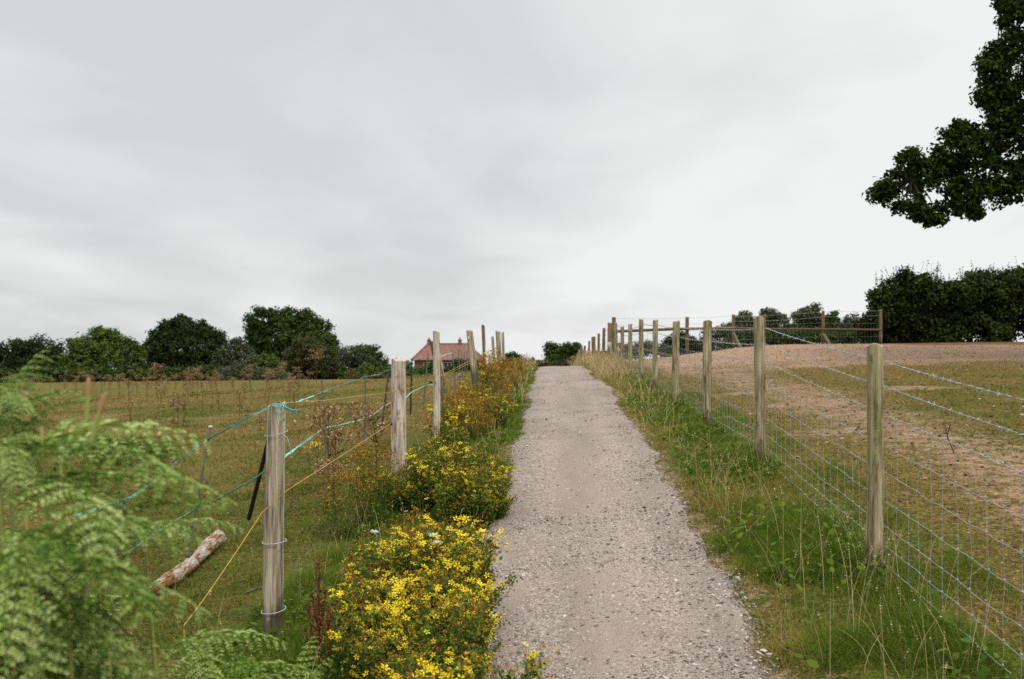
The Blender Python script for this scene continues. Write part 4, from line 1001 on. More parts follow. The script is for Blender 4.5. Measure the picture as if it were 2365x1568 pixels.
# ---------------------------------------------------------------- bracken
M['fern'] = leaf_mat('bracken_leaf', [(0, (.030, .075, .006)), (.3, (.095, .175, .018)), (.6, (.215, .305, .068)), (.85, (.41, .485, .19)), (.93, (.40, .34, .11)), (1, (.36, .19, .085))], .38, .75, .08)
M['fern_brown'] = leaf_mat('withered_bracken', [(0, (.12, .055, .022)), (.5, (.26, .125, .055)), (1, (.40, .24, .12))], .25, .7, .2)
M['fern_stalk'] = leaf_mat('bracken_stalk', [(0, (.24, .27, .07)), (.6, (.34, .32, .09)), (1, (.33, .18, .08))], 0, .55, .3)
def frond_arrays(L, pitch0, pitch1, wmax, npin=10, npl=12, seed=0):
    r_ = np.random.default_rng(seed)
    m = 40; t = np.linspace(0, 1, m); ang = np.radians(pitch0 + (pitch1 - pitch0) * t)
    ry = np.concatenate([[0], np.cumsum(np.cos(ang))[:-1]]) * L / m; rz = np.concatenate([[0], np.cumsum(np.sin(ang))[:-1]]) * L / m
    rx = .02 * L * np.sin(t * 3 + r_.random() * 6)
    rach = np.stack([rx, ry, rz], 1)
    V, Fc, T = [], [], []; nv = 0
    mb = MB(); mb.tube(rach, np.linspace(.0028, .0007, m), 4, True, .3)
    for i in range(npin):
        tt = .05 + .93 * (i / npin) ** .92
        c = np.array([np.interp(tt, t, rach[:, q]) for q in range(3)]); a = np.interp(tt, t, ang)
        tan = np.array([0, math.cos(a), math.sin(a)]); nor = np.array([0, -math.sin(a), math.cos(a)])
        shape = (.72 + .28 * min(1, tt / .14)) * (1 - max(0, tt - .1) / .93) ** .8
        for sd in (-1, 1):
            pl = wmax * shape * (.9 + .2 * r_.random())
            if pl < .012: pl = .012
            dirn = np.array([sd, 0, 0]) * math.cos(.42) + tan * math.sin(.42) + nor * (r_.normal() * .12)
            dirn /= np.linalg.norm(dirn); dro = .25 + .35 * r_.random()
            k = max(4, int(npl * (.35 + .65 * shape)))
            s = (np.arange(k) + .6) / k
            pc = c + dirn * (s * pl)[:, None] - np.array([0, 0, 1]) * (dro * pl * s ** 2)[:, None]
            mb.tube([c, c + dirn * pl * .5 - np.array([0, 0, 1]) * dro * pl * .25, c + dirn * pl - np.array([0, 0, 1]) * dro * pl], [.0014, .001, .0004], 3, False, .35)
            ll = (.16 * pl * (1 - s) ** .5 + .007) * (.85 + .3 * r_.random(k))
            for s2 in (-1, 1):
                ld = np.cross(nor, dirn) * s2; ld = ld * .86 + dirn * .5; ld /= np.linalg.norm(ld)
                ld = ld[None] + r_.normal(size=(k, 3)) * .10 - nor[None] * .12
                wv = dirn[None] + r_.normal(size=(k, 3)) * .1; wd = np.maximum(.22 * ll, pl / k * .52)
                b = pc; tip = pc + ld * ll[:, None]; md = pc + ld * (ll * .36)[:, None]
                q = np.stack([b, md + wv * wd[:, None], tip, md - wv * wd[:, None]], 1)
                V.append(q.reshape(-1, 3)); Fc.append((np.array([[0, 1, 3], [1, 2, 3]])[None] + (np.arange(k) * 4)[:, None, None]).reshape(-1, 3) + nv); nv += 4 * k
                T.append(np.repeat(np.clip(.48 + .2 * r_.normal(size=k) + .3 * (tt - .4), 0, .9), 4))
    mb.add(np.concatenate(V), np.concatenate(Fc), False, np.concatenate(T))
    return mb
_t = M['fern'].node_tree; _at = [q for q in _t.nodes if q.type == 'ATTRIBUTE'][0]; _rp = [q for q in _t.nodes if q.type == 'VALTORGB'][0]
_oi = _t.nodes.new('ShaderNodeObjectInfo'); _m1 = _t.nodes.new('ShaderNodeMath'); _m1.operation = 'MULTIPLY_ADD'; _m1.inputs[1].default_value = .5; _m1.inputs[2].default_value = -.25
_m2 = _t.nodes.new('ShaderNodeMath'); _m2.operation = 'ADD'; _m3 = _t.nodes.new('ShaderNodeMath'); _m3.operation = 'MINIMUM'; _m3.inputs[1].default_value = .86
_t.links.new(_oi.outputs['Random'], _m1.inputs[0]); _t.links.new(_m1.outputs[0], _m2.inputs[0]); _t.links.new(_at.outputs['Fac'], _m2.inputs[1]); _t.links.new(_m2.outputs[0], _m3.inputs[0]); _t.links.new(_m3.outputs[0], _rp.inputs['Fac'])
FR = []
for i, (L, p0, p1, w) in enumerate(((.64, 26, -20, .23), (.54, 14, -32, .20), (.72, 36, -14, .26), (.46, 8, -40, .18), (.58, 60, 5, .18))):
    mb = frond_arrays(L, p0, p1, w, seed=i)
    V, Fc, S, T = np.concatenate(mb.V), np.concatenate(mb.F), np.concatenate(mb.S), np.concatenate(mb.T)
    for br in (0, 1):
        o = bulk('frond', V, Fc, M['fern_brown'] if br else M['fern'], None, (0, 0, 0), T, S); COL.objects.unlink(o); FR.append((o, br))
def fern(top, fr, lab, lean=(0.0, 0.0), stalk_t=.3, gz=None, sc=1.0):
    """one bracken plant; fr = list of (mesh number, azimuth in degrees, extra pitch, size, brown)"""
    top = np.array(top); b = np.array([top[0] - lean[0], top[1] - lean[1], 0]); b[2] = float(G(b[0], b[1]))
    root = empty('bracken_fern', b, lab, 'fern', 'bracken clump beside the path')
    mb = MB(); mid = (b + top) / 2 + rng.normal(size=3) * .015
    mb.tube([b - [0, 0, .05], b * .75 + mid * .25 + [0, 0, .05], mid, top * .6 + mid * .4, top], [.0058, .0055, .005, .0042, .003], 7, True, stalk_t)
    mb.build('stalk', M['fern_stalk'], root, b)
    for (k, az, pt, s, br) in fr:
        src = FR[k * 2 + br][0]; o = src.copy(); COL.objects.link(o); o.parent = root
        dz = rng.normal() * .015
        o.location = Vector(top - b + [0, 0, -.02 - abs(dz)]); o.rotation_euler = (R(pt), R(rng.normal() * 12), -R(az)); o.scale = (s, s, s)
    return root
L_main = 'bracken plant with arching pale green fronds in the dense clump beside the path'
spec = [
    # tall stalk at the picture edge and the pale spray in front of the pasture
    (P(10, 905, 2.15), [(3, 60, 25, .42, 0), (1, 150, 5, .45, 0), (3, -60, 0, .5, 0), (4, 40, 20, .36, 0)], 'tallest bracken stalk, rising against the sky above the far trees', (-.05, .02), .2),
    (P(-15, 850, 2.0), [(3, 80, 10, .28, 0), (1, 130, -10, .34, 0), (3, 40, 15, .3, 0)], L_main, (-.05, .02), .2),
    (P(-10, 980, 1.9), [(1, 85, 0, .34, 0), (1, 140, -15, .4, 0), (3, 50, 10, .34, 0)], L_main, (-.05, .02), .2),
    (P(-20, 930, 2.1), [(4, 30, 0, .42, 0), (4, 80, -15, .40, 0), (3, 130, -10, .4, 0)], L_main, (-.05, .02), .2),
    (P(30, 990, 2.2), [(4, 50, -5, .40, 0), (1, 100, 0, .4, 0), (4, -30, 0, .4, 0)], L_main, (-.05, .02), .2),
    (P(95, 985, 1.9), [(0, 70, -8, .55, 0), (2, 110, -22, .5, 0), (1, 10, 0, .6, 0), (3, -70, 0, .6, 0)], L_main, (-.1, 0), .2),
    (P(215, 1000, 2.0), [(1, 80, -4, .55, 0), (0, 120, -25, .5, 0), (3, 20, 0, .6, 0), (1, -100, 0, .6, 0), (3, 60, 5, .6, 0)], L_main, (-.1, .05), .3),
    (P(140, 1070, 1.8), [(2, 95, -22, .5, 0), (0, 140, -20, .55, 0), (1, 60, -8, .5, 0), (3, -30, 0, .6, 0)], L_main, (-.08, 0), .3),
    (P(330, 1190, 2.3), [(0, 80, -6, .40, 0), (3, 120, -16, .36, 0), (3, 30, -5, .4, 0), (1, -120, 0, .4, 0)], L_main, (-.1, 0), .2),
    (P(60, 1190, 1.65), [(0, 120, -25, .55, 0), (1, 160, -25, .55, 0), (2, 70, -22, .45, 0), (3, 10, 0, .5, 0)], L_main, (-.05, 0), .3),
    (P(225, 1235, 2.05), [(3, 170, -20, .4, 0), (1, 110, -35, .4, 0), (3, 60, -15, .35, 1), (1, -80, -5, .5, 0)], L_main, (-.02, 0), .0),
    (P(80, 1330, 1.75), [(0, 100, -40, .5, 0), (1, -40, -10, .5, 0), (3, 150, -30, .5, 0)], L_main, (.0, 0), .1),
    (P(425, 1455, 2.8), [(0, 82, -8, .5, 0), (1, 105, -10, .52, 0), (1, 140, -16, .5, 0), (3, -20, -8, .5, 0)], 'bracken plant whose frond arches across the thick grey post', (-.1, 0), .3),
    (P(480, 1540, 2.9), [(0, 85, -6, .56, 0), (1, 60, -10, .5, 0), (3, 150, -10, .5, 0)], L_main, (-.1, 0), .3),
    (P(590, 1575, 3.1), [(0, 70, -10, .36, 0), (1, 120, -5, .36, 0), (3, -10, 0, .4, 0), (3, 30, 0, .4, 1)], L_main, (-.02, 0), .5),
    (P(690, 1610, 3.5), [(4, 20, 15, .5, 0), (4, 60, 15, .4, 0), (3, -50, 5, .36, 0), (3, 100, 0, .36, 0)], 'small upright frond plant at the foot of the thick grey post', (0, 0), .6),
]
for s_ in spec: fern(*s_)
for k in range(84):
    d = 1.75 + 2.2 * rng.random() ** 1.2
    px = -200 + 320 * rng.random() ** .9
    lo = 1190 + max(0, px - 10) * 1.0
    py = lo + (1760 - lo) * rng.random() ** .8
    if k % 6 == 0: px, py, d = 300 + 330 * rng.random(), 1590 + 120 * rng.random(), 2.5 + rng.random()
    p_ = P(px, py, d)
    if p_[2] < float(G(p_[0], d)) + .25: p_[2] = float(G(p_[0], d)) + .25 + .2 * rng.random()
    a0 = rng.random() * 360
    fr = [(int(rng.integers(4)), a0 + j * 95 + rng.normal() * 20, -8 + rng.normal() * 12, (.42 + .2 * rng.random()) * (1.2 if px < -40 else 1.0), int(d > 2.3 and rng.random() < .13)) for j in range(4)]
    fern(p_, fr, L_main, (rng.normal() * .06 - .04, rng.normal() * .06), rng.random())
# bare brown and green stumps of cropped stalks
for px, py, pb, d, tl in ((205, 872, 1010, 2.0, 0), (208, 960, 1060, 1.9, .05)):
    q0, q1 = P(px - 8, pb, d), P(px, py, d); g0 = np.array([q0[0] - .03, d + .02, float(G(q0[0], d))])
    if tl: q1 = P(px + 34, py - 52, d)
    root = empty('bracken_stalk', g0, 'cropped bracken stalk with a brown %s tip above the pale fronds' % ('slanting' if tl else 'upright'), 'fern stalk')
    mb = MB(); mb.tube([g0, q0, q0 * .3 + q1 * .7], [.005, .0048, .0048], 7, True, .1); mb.build('stem', M['fern_stalk'], root, g0)
    mb = MB(); mb.tube([q0 * .3 + q1 * .7, q0 * .1 + q1 * .9, q1], [.0048, .0055, .003], 7, True, 1.0); mb.build('tip', M['fern_stalk'], root, q1)

# ---------------------------------------------------------------- St John's wort
M['wort_leaf'] = leaf_mat('wort_leaf', [(0, (.034, .088, .010)), (.5, (.088, .175, .020)), (.85, (.16, .205, .03)), (1, (.24, .19, .04))], .3, .8, .06)
M['wort_head'] = leaf_mat('withered_flower', [(0, (.13, .045, .009)), (.5, (.36, .145, .022)), (.8, (.47, .24, .04)), (1, (.40, .30, .06))], .15, .8, .06)
M['petal'] = leaf_mat('yellow_petal', [(0, (.66, .46, .015)), (.5, (.80, .62, .025)), (1, (.86, .74, .06))], .3, .7, .08)
M['stem'] = leaf_mat('reddish_stem', [(0, (.12, .06, .025)), (.5, (.17, .12, .04)), (1, (.12, .15, .04))], 0, .6, .2)
PET = []
for k in range(5):
    a_ = k * 2 * math.pi / 5; u_ = np.array([math.cos(a_), math.sin(a_), 0]); v_ = np.array([-math.sin(a_), math.cos(a_), 0])
    PET += [u_ * .12, u_ * .6 + v_ * .24 + [0, 0, .14], u_ * 1.0 + [0, 0, .2], u_ * .6 - v_ * .24 + [0, 0, .14]]
PET = np.array(PET); PETF = np.concatenate([np.array([[0, 1, 3], [1, 2, 3]]) + 4 * k for k in range(5)])
def flowers(pos, r, up=1.4):
    nn = len(pos); X, Y, Z = rand_frames(nn, np.array([0, -.5, up]), .7); r = np.broadcast_to(r, (nn,))
    V = pos[:, None] + r[:, None, None] * (PET[None, :, 0:1] * X[:, None] + PET[None, :, 1:2] * Y[:, None] + PET[None, :, 2:3] * Z[:, None])
    return V.reshape(-1, 3), (PETF[None] + (np.arange(nn) * 20)[:, None, None]).reshape(-1, 3), np.repeat(rng.random(nn), 20)
def wort(h, rad, nst, nhead, fl, leaf_n, name='flowering_wort'):
    root = empty(name, (0, 0, 0), None, 'wildflower'); st = MB(); LP, HP, FP = [], [], []
    for s_ in range(nst):
        a_ = rng.random() * 6.283; rr = math.sqrt(rng.random()); b = np.array([math.cos(a_), math.sin(a_), 0]) * rr * rad * .4
        hh = h * (.42 + .62 * rng.random() ** .8) * (1 - .2 * rr ** 2); e = np.array([math.cos(a_), math.sin(a_), 0]) * rr * rad + [rng.normal() * .035, rng.normal() * .035, hh]
        m = b * .5 + e * .5 + [0, 0, .08 * hh]
        st.tube([b, m, e], [.0024, .002, .0012], 4, False, rng.random())
        for t in rng.random(leaf_n) ** .8:
            q = (1 - t) ** 2 * b + 2 * t * (1 - t) * m + t * t * e; LP.append(q + rng.normal(size=3) * [.018, .018, .008])
        fq = (.75 if rng.random() < fl * 1.15 else .03) if fl > .08 else fl
        for j in range(nhead):
            q = e + np.array([rng.normal() * .036, rng.normal() * .036, rng.normal() * .022 - .012])
            (FP if rng.random() < fq else HP).append(q)
        for j in range(4):
            q = e + rng.normal(size=3) * [.03, .03, .012]; st.tube([e - [0, 0, .05], q], [.0012, .0009], 3, False, .4)
    LP, HP, FP = np.array(LP), np.array(HP), np.array(FP)
    st.build('stem', M['stem'], root)
    V, Fc, T = leaves(LP, .016 + .012 * rng.random(len(LP)), np.array([0, 0, .8]), .9); bulk('foliage', V, Fc, M['wort_leaf'], root, tint=T)
    HP2 = np.repeat(HP, 2, 0) + rng.normal(size=(len(HP) * 2, 3)) * .004
    V, Fc, T = leaves(HP2, .010 + .007 * rng.random(len(HP2)), tint=np.repeat(rng.random(len(HP)), 2)); tag(bulk('seed_head', V, Fc, M['wort_head'], root, tint=T), kind='stuff')
    if len(FP):
        V, Fc, T = flowers(FP + [0, 0, .014], .0155 + .008 * rng.random(len(FP))); tag(bulk('blossom', V, Fc, M['petal'], root, tint=T), kind='stuff')
    for o in [root] + list(root.children): COL.objects.unlink(o)
    return root
WY = [wort(.54, .20, 44, 11, .22, 76), wort(.52, .19, 42, 11, .15, 78), wort(.50, .2, 42, 11, .27, 80)]
WR = [wort(.72, .22, 46, 22, .035, 22), wort(.62, .2, 44, 22, .02, 20)]
WG = [wort(.55, .22, 58, 8, .22, 72), wort(.50, .2, 52, 8, .17, 70)]
def put(protos, x, y, sc, label, group, i=[0]):
    i[0] += 1
    return copy_tree(protos[i[0] % len(protos)], (x, y, float(G(x, y)) - .01), rng.random() * 6.28, sc * (.92 + .16 * rng.random()), label, group, (rng.normal() * .05, rng.normal() * .05))
g1 = ('yellow flowered wort plant in the thick clump beside the gravel, in front of the dock', 'flowering wort clump at the path edge')
for x, y, s in ((-.74, 5.05, .95), (-.62, 5.45, 1.12), (-.45, 5.75, 1.15), (-.26, 5.6, 1.12), (-.65, 4.75, .95), (-.50, 5.05, .95), (-.30, 5.1, .95), (-.56, 4.5, .85), (-.36, 4.6, .9), (-.22, 4.85, .85), (-.62, 5.0, 1.0), (-.42, 4.2, .8), (-.36, 5.4, 1.1)):
    put(WY, x, y, s, *g1)
put(WR, -.56, 6.05, .75, 'rusty wort plant at the back of the thick yellow clump', None); put(WR, -.84, 5.6, .7, 'small rusty wort plant between the dock and the thick yellow clump', None)
g2 = ('yellow flowered wort plant at the bottom edge, spilling onto the gravel', 'flowering wort at the bottom edge')
for x, y, s in ((-.33, 3.62, .92), (-.17, 3.66, .98), (-.04, 3.72, .95)): put(WY, x, y, s, *g2)
g3 = ('leafy wort plant dotted with yellow in the bushy clump before the slim pale post', 'bushy flowering wort clump')
for x, y, s in ((-.74, 8.3, .95), (-.55, 8.35, 1.12), (-.36, 8.2, 1.1), (-.2, 8.25, .95), (-.46, 7.8, .95), (-.28, 7.75, .9), (-.14, 7.9, .8)): put(WG, x, y, s, *g3)
put(WG, -.97, 8.35, .8, 'small yellow dotted wort plant at the foot of the broad pale post', None)
put(WG, -.66, 10.3, .95, 'yellow flowered wort plant beside the foot of the slim pale post', None); put(WG, -.72, 11.4, 1.0, 'yellow flowered wort plant beside the dark leaning post', None)
g4 = ('rust brown wort plant gone to seed in the long bank below the tilted posts', 'rusty wort bank along the path')
for x, y, s in ((-.62, 11.9, .9), (-.40, 12.1, .9), (-.15, 12.4, .75), (-.68, 12.9, 1.0), (-.42, 13.2, 1.05), (-.16, 13.5, .9), (-.66, 14.2, 1.1), (-.42, 14.6, 1.1), (-.15, 14.8, 1.0), (.0, 15.2, .8), (-.62, 15.6, 1.2), (-.36, 16.2, 1.35), (-.1, 16.6, 1.1), (.08, 17, .85), (-.55, 17.2, 1.35), (-.28, 17.8, 1.1),
                (-.02, 18.4, 1.05), (.16, 19, .85), (-.25, 19.4, 1.1), (.02, 20.2, 1.05), (.25, 21, .8), (-.1, 21.6, 1.0), (.14, 22.4, 1.0), (.0, 24, 1.0), (.25, 25, .9), (.4, 27, .8), (-.5, 11.2, .75), (-.3, 11.4, .7)):
    if rng.random() < .34: continue
    put(WR if rng.random() < .8 else WG, x - .12 + rng.normal() * .06, y + rng.normal() * .2, s * (.72 + .42 * rng.random()), *g4)

# ---------------------------------------------------------------- dead ragwort and other weeds
M['rag_stem'] = leaf_mat('dead_ragwort_stem', [(0, (.07, .035, .018)), (.6, (.14, .075, .038)), (1, (.20, .13, .06))], 0, .8, .1)
M['rag_head'] = leaf_mat('dead_ragwort_head', [(0, (.15, .078, .03)), (.5, (.29, .17, .072)), (.85, (.42, .29, .15)), (1, (.58, .46, .31))], .2, .8, .1)
M['rag_leaf'] = leaf_mat('withered_leaf', [(0, (.06, .032, .015)), (.6, (.13, .085, .03)), (1, (.12, .13, .04))], .15, .8, .1)
M['rag_yellow'] = leaf_mat('ragwort_flower', [(0, (.55, .42, .02)), (1, (.75, .62, .04))], .2, .6, .1)
def ragwort(h, nb, wid, dense=1.0, leafy=14, yellow=0.0, name='dead_ragwort', leaf=.05):
    root = empty(name, (0, 0, 0), None, 'weed'); st = MB(); HP, LP = [], []
    m = np.array([rng.normal() * .03, rng.normal() * .03, h * .55]); st.tube([(0, 0, -.03), m, (rng.normal() * .04, rng.normal() * .04, h * .9)], [.0065, .005, .0028], 5, False, .3)
    for b in range(nb):
        t = .45 + .5 * rng.random(); a_ = rng.random() * 6.28; s = m * (t / .55) if t < .55 else np.array([m[0], m[1], h * t])
        e = s + np.array([math.cos(a_), math.sin(a_), 0]) * wid * (.35 + .65 * rng.random()); e[2] = h * (.80 + .24 * rng.random())
        st.tube([s, s * .45 + e * .55 - [0, 0, .02], e], [.0032, .0025, .0015], 4, False, .4)
        k = int(26 * dense); u_ = rng.normal(size=(k, 3)) * [.05, .05, .016]
        HP.append(e + u_)
        for j in range(5): q = e + rng.normal(size=3) * [.045, .045, .01]; st.tube([e - [0, 0, .06], q], [.0014, .001], 3, False, .5)
    for j in range(leafy):
        t = rng.random(); LP.append(m * 2 * t * np.array([1, 1, .9]) + rng.normal(size=3) * [.04, .04, .02])
    st.build('stem', M['rag_stem'], root)
    HP = np.concatenate(HP); V, Fc, T = leaves(HP, .017 + .012 * rng.random(len(HP))); tag(bulk('seed_head', V, Fc, M['rag_yellow'] if yellow else M['rag_head'], root, tint=T), kind='stuff')
    if leafy:
        LP = np.array(LP); V, Fc, T = leaves(LP, leaf * (.6 + .8 * rng.random(len(LP))), np.array([0, 0, .3])); bulk('foliage', V, Fc, M['rag_leaf'], root, tint=T)
    for o in [root] + list(root.children): COL.objects.unlink(o)
    return root
RG = [ragwort(.95, 9, .16), ragwort(.8, 12, .2), ragwort(1.05, 8, .14), ragwort(.7, 7, .15, .8)]
def hit(px, py, dmax=95):
    d = np.arange(3, dmax, .25); x = (px - CX) / F * d; z = CZ - (py - CY) / F * d; g = G(x, d)
    k = np.nonzero(z < g)[0]
    return float(d[k[0]]) if len(k) else dmax - 2
g5 = ('dead brown ragwort with flat seed heads in the weedy belt before the far trees', 'dead ragwort across the far pasture')
for k in range(150):
    px = 20 + 700 * rng.random() ** .9; d = 34 + 44 * rng.random() ** .7
    if px > 480 and rng.random() < .4: continue
    x = (px - CX) / F * d
    put(RG, x, d, (.5 + .55 * rng.random()) * (1.1 if px < 480 else .8), *g5)
g6 = ('thin dead ragwort standing alone in the middle of the pasture', 'scattered dead ragwort in mid pasture')
for px, py, sc in ((410, 1005, .8), (402, 985, .6), (432, 985, .75), (365, 925, .9), (440, 915, .9), (455, 935, .8), (540, 925, .8), (560, 945, .6), (610, 920, .8), (655, 905, .8), (470, 960, .5), (500, 900, .8), (340, 930, .8), (580, 905, .7), (300, 925, .9), (690, 930, .5), (620, 960, .35)):
    d = hit(px, py, 70); x = (px - CX) / F * d; put(RG, x, d, sc * 1.3, *g6)
for k in range(46):
    px = 300 + 430 * rng.random(); d = 17 + 26 * rng.random() ** .8; x = (px - CX) / F * d
    put(RG, x, d, .4 + .55 * rng.random(), *g6)
g7 = ('thin brown dead weed standing in the short turf near the stakes', 'thin dead weeds near the stakes')
for k in range(34):
    px = 590 + 300 * rng.random(); d = 7.5 + 10 * rng.random(); x = (px - CX) / F * d
    if x > xp(d) - .35: continue
    put(RG, x, d, .22 + .3 * rng.random() ** 1.5, *g7)
for px, d, sc, lb in ((731, 38, 1.5, 'tall bushy dead ragwort rising over the pasture skyline behind the first stakes'), (690, 42, 1.1, 'dead ragwort just short of the bushiest one on the skyline')):
    x = (px - CX) / F * d; put([RG[1]], x, d, sc, lb, None)
RD = [ragwort(.62, 12, .2, 1.1, 40, name='dried_weed', leaf=.036), ragwort(.7, 14, .24, 1.0, 60, name='dried_weed', leaf=.036)]
for x, y, s, lb in ((-1.86, 10.2, 1.4, 'dried weed with tan fluffy heads tangled round the pale grey stake'), (-1.72, 9.6, 1.0, 'short dried weed below the pale grey stake'), (-1.55, 8.7, .75, 'dried weed with rusty heads left of the dark stemmed bush'), (-1.30, 9.6, 1.15, 'dried weed with pale heads under the orange cord')):
    put(RD, x, y, s, lb, None)
WB = [wort(.74, .26, 34, 22, .006, 40, 'browning_wort')]
put(WB, -1.18, 8.15, 1.0, 'tall browning wort bush with dark stems beside the broad pale post', None); put(WB, -1.38, 7.9, .8, 'smaller browning wort bush below the orange cord', None); put(WB, -1.22, 8.8, .85, 'browning wort bush behind the dark stemmed bush', None)
RY = [ragwort(.35, 4, .07, .7, 8, 1.0, 'yellow_ragwort', .03)]
d = hit(745, 975); put(RY, (736 - CX) / F * 11.5, 11.5, 1.0, 'small yellow ragwort flowering by the pale grey stake', None)
# dark dead thistle in the opposite pasture
x, y = (2208 - CX) / F * 8.4, 8.4
put([ragwort(.3, 3, .05, .4, 6, name='dead_dock', leaf=.03)], x, y, .95, 'small dark dead dock standing alone behind the nearest netting', None)
# red dock
M['dock'] = leaf_mat('red_dock_seed', [(0, (.075, .016, .010)), (.6, (.17, .042, .024)), (1, (.25, .085, .045))], .1, .7, .2)
db = np.array([(737 - CX) / F * 4.9, 4.9, 0]); db[2] = float(G(db[0], db[1]))
dock = empty('red_dock', db, 'rust red dock spike beside the yellow clump', 'dock plant')
st = MB(); SP = []
dt = P(737, 1292, 4.9)
for e, s0, k in ((dt, .0, 300), (P(712, 1400, 4.9), .25, 90), (P(768, 1395, 4.88), .3, 110), (P(752, 1360, 4.93), .4, 90), (P(722, 1370, 4.86), .42, 90), (P(705, 1450, 4.95), .1, 50), (P(776, 1440, 4.85), .12, 60)):
    s = db + (dt - db) * s0; m = s * .5 + e * .5 + np.array([(e[0] - s[0]) * .22, 0, -.01]); st.tube([s, m, e], [.0045, .0035, .0015], 5, False, .4)
    for t in .28 + .72 * rng.random(k) if s0 == 0 else .15 + .85 * rng.random(k):
        q = (1 - t) ** 2 * s + 2 * t * (1 - t) * m + t * t * e; SP.append(q + rng.normal(size=3) * [.0095, .0095, .006])
st.build('stem', M['dock'], dock, db); SP = np.array(SP)
V, Fc, T = leaves(SP, .011 + .006 * rng.random(len(SP))); tag(bulk('seed_head', V, Fc, M['dock'], dock, db, tint=T), kind='stuff')
# yarrow
M['white'] = leaf_mat('white_floret', [(0, (.50, .50, .44)), (1, (.76, .76, .70))], .2, .7, .1)
def yarrow(p, r, lb):
    g = np.array([p[0] + rng.normal() * .02, p[1], 0]); g[2] = float(G(g[0], g[1]))
    root = empty('yarrow', g, lb, 'wildflower'); mb = MB(); mb.tube([g, (g + p) / 2 + rng.normal(size=3) * .01, p], [.002, .0018, .0015], 4, False, 1.0)
    U = []
    for k in range(5):
        c = p + np.array([rng.normal(), rng.normal(), 0]) * r * .5; mb.tube([p - [0, 0, .05], c - [0, 0, .004]], [.0012, .0008], 3, False, 1.0)
        U.append(c + rng.normal(size=(26, 3)) * [r * .24, r * .24, .003])
    mb.build('stem', M['stem'], root, g); U = np.concatenate(U)
    V, Fc, T = leaves(U, .008 + .004 * rng.random(len(U)), np.array([0, 0, 2.0]), .5); bulk('blossom', V, Fc, M['white'], root, g, tint=T)
for px, py, d, r, lb in ((1000, 1236, 5.35, .042, 'white yarrow head among the yellow wort flowers'), (990, 1216, 5.9, .03, 'white yarrow at the back of the thick yellow clump'), (862, 1228, 5.6, .026, 'white yarrow beside the grass behind the dock'), (1012, 1252, 5.2, .024, 'smaller white flower under the yarrow in the yellow clump'),
                         (1180, 935, 17, .09, 'white yarrow at the path edge below the rusty bank'), (1150, 965, 14, .07, 'white yarrow low beside the rusty bank'), (1483, 928, 14.5, .10, 'white yarrow patch on the grassy fence bank'), (1500, 934, 14.3, .07, 'smaller white yarrow next to the patch on the fence bank'), (1512, 945, 13.5, .06, 'white yarrow lowest on the grassy fence bank'), (1192, 890, 21, .08, 'pale flower head near the crest beside the path')):
    yarrow(P(px, py, d), r, lb)
sc_l = P(996, 958, 12.5)
mb = MB(); r_ = np.random.default_rng(2); q = np.array([P(1013, 1022, 11.2)[0], 11.2, 0]); 

# ---------------------------------------------------------------- sky, sun, camera
w = bpy.data.worlds.new('World'); scene.world = w; w.use_nodes = True
nt = w.node_tree; nt.nodes.clear()
def nd(k, **kw):
    o = nt.nodes.new('ShaderNode' + k)
    for a_, b_ in kw.items(): setattr(o, a_, b_)
    return o
lk = nt.links.new
SUN_EL, SUN_AZ = R(58), R(150)
sky = nd('TexSky', sky_type='NISHITA', sun_disc=False, sun_elevation=SUN_EL, sun_rotation=SUN_AZ)
bg1 = nd('Background'); bg1.inputs['Strength'].default_value = .1; lk(sky.outputs[0], bg1.inputs['Color'])
tc = nd('TexCoord'); sx = nd('SeparateXYZ'); lk(tc.outputs['Generated'], sx.inputs[0])
def mth(op, a_, b_=0.0, cl=False):
    o = nd('Math', operation=op, use_clamp=cl)
    for s_, v_ in ((o.inputs[0], a_), (o.inputs[1], b_)):
        if hasattr(v_, 'is_linked'): lk(v_, s_)
        else: s_.default_value = v_
    return o.outputs[0]
# cloud sheet: the direction projected on a layer overhead
zz = mth('ADD', mth('MAXIMUM', sx.outputs[2], 0.0), .16)
u_, v_ = mth('DIVIDE', sx.outputs[0], zz), mth('DIVIDE', sx.outputs[1], zz)
cx = nd('CombineXYZ'); lk(u_, cx.inputs[0]); lk(v_, cx.inputs[1])
def cloud(scale, rot, sc, det, rough, dist, loc=(0, 0, 0)):
    mp = nd('Mapping'); mp.inputs['Scale'].default_value = sc; mp.inputs['Rotation'].default_value = (0, 0, rot); mp.inputs['Location'].default_value = loc; lk(cx.outputs[0], mp.inputs['Vector'])
    o = nd('TexNoise'); o.inputs['Scale'].default_value = scale; o.inputs['Detail'].default_value = det; o.inputs['Roughness'].default_value = rough; o.inputs['Distortion'].default_value = dist
    lk(mp.outputs[0], o.inputs['Vector']); return o.outputs['Fac']
c1 = cloud(.55, R(38), (1.0, .6, 1), 4, .45, .3, (3.1, 1.7, 0)); c2 = cloud(1.6, R(30), (1, .6, 1), 4, .5, .4, (7.0, 2.0, 0))
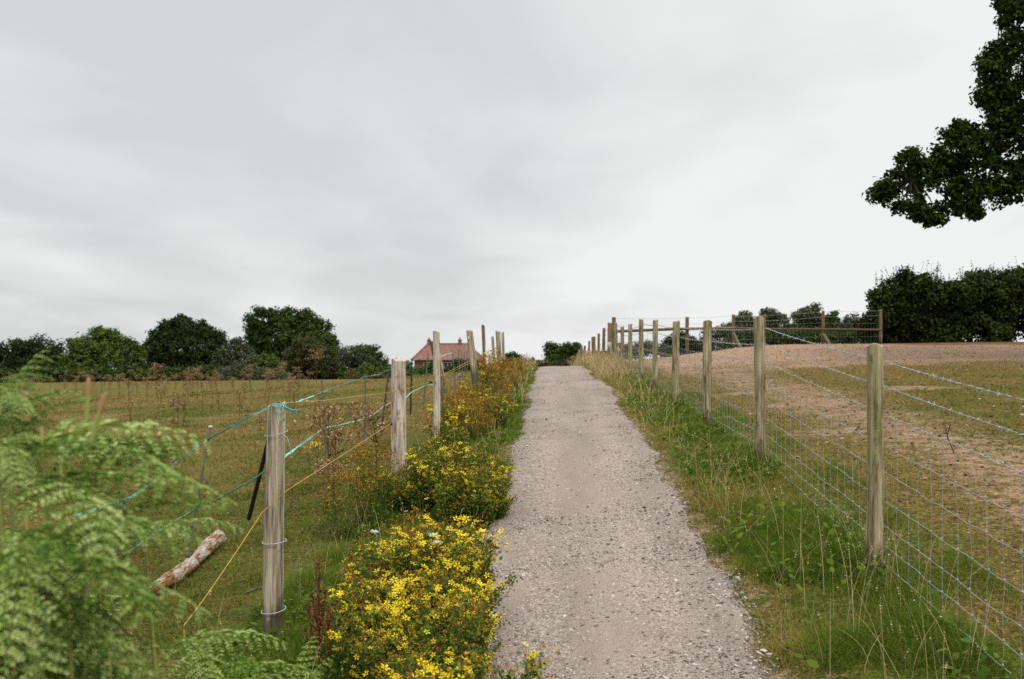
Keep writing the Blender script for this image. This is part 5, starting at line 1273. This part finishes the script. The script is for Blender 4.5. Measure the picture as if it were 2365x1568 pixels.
cs = mth('ADD', mth('MULTIPLY', c1, .66), mth('MULTIPLY', c2, .34))
side = mth('MULTIPLY', u_, .06)                       # thinner, brighter cloud toward the east
cs = mth('ADD', cs, side)
rp_ = nd('ValToRGB'); lk(cs, rp_.inputs[0])
el = rp_.color_ramp.elements
el[0].position = .36; el[0].color = (.575, .586, .587, 1)
el[1].position = .56; el[1].color = (.765, .775, .767, 1)
# an overcast dome is brighter overhead than near the horizon
gain = mth('ADD', 1.0, mth('MULTIPLY', mth('POWER', mth('MAXIMUM', mth('SUBTRACT', sx.outputs[2], .34), 0.0), .8), 2.45))
bg2 = nd('Background'); lk(rp_.outputs[0], bg2.inputs['Color']); lk(gain, bg2.inputs['Strength'])
mx_ = nd('MixShader'); mx_.inputs[0].default_value = .965; lk(bg1.outputs[0], mx_.inputs[1]); lk(bg2.outputs[0], mx_.inputs[2])
wo = nd('OutputWorld'); lk(mx_.outputs[0], wo.inputs['Surface'])
sun = bpy.data.lights.new('sun', 'SUN'); sun.energy = 1.5; sun.angle = R(11); sun.color = (1, .95, .86)
so = bpy.data.objects.new('sun', sun); COL.objects.link(so)
so.rotation_euler = (R(90) - SUN_EL, 0, math.pi - SUN_AZ)
so.location = (5, -5, 20)
cam = bpy.data.cameras.new('camera'); cam.sensor_width = 36.0; cam.lens = F * 36 / 2365; cam.clip_end = 3000; cam.clip_start = .05
cam.dof.use_dof = True; cam.dof.focus_distance = 6.8; cam.dof.aperture_fstop = 3.8; cam.dof.aperture_blades = 7
cobj = bpy.data.objects.new('camera', cam); COL.objects.link(cobj); cobj.location = (0, 0, CZ); cobj.rotation_euler = (R(90), 0, 0)
scene.camera = cobj
vs = scene.view_settings; vs.view_transform = 'Standard'; vs.look = 'None'; vs.exposure = 0.22; vs.gamma = 1.0
scene.render.engine = 'CYCLES'
cy = scene.cycles
cy.max_bounces = 6; cy.diffuse_bounces = 3; cy.glossy_bounces = 2; cy.transmission_bounces = 3; cy.transparent_max_bounces = 4
cy.use_denoising = False
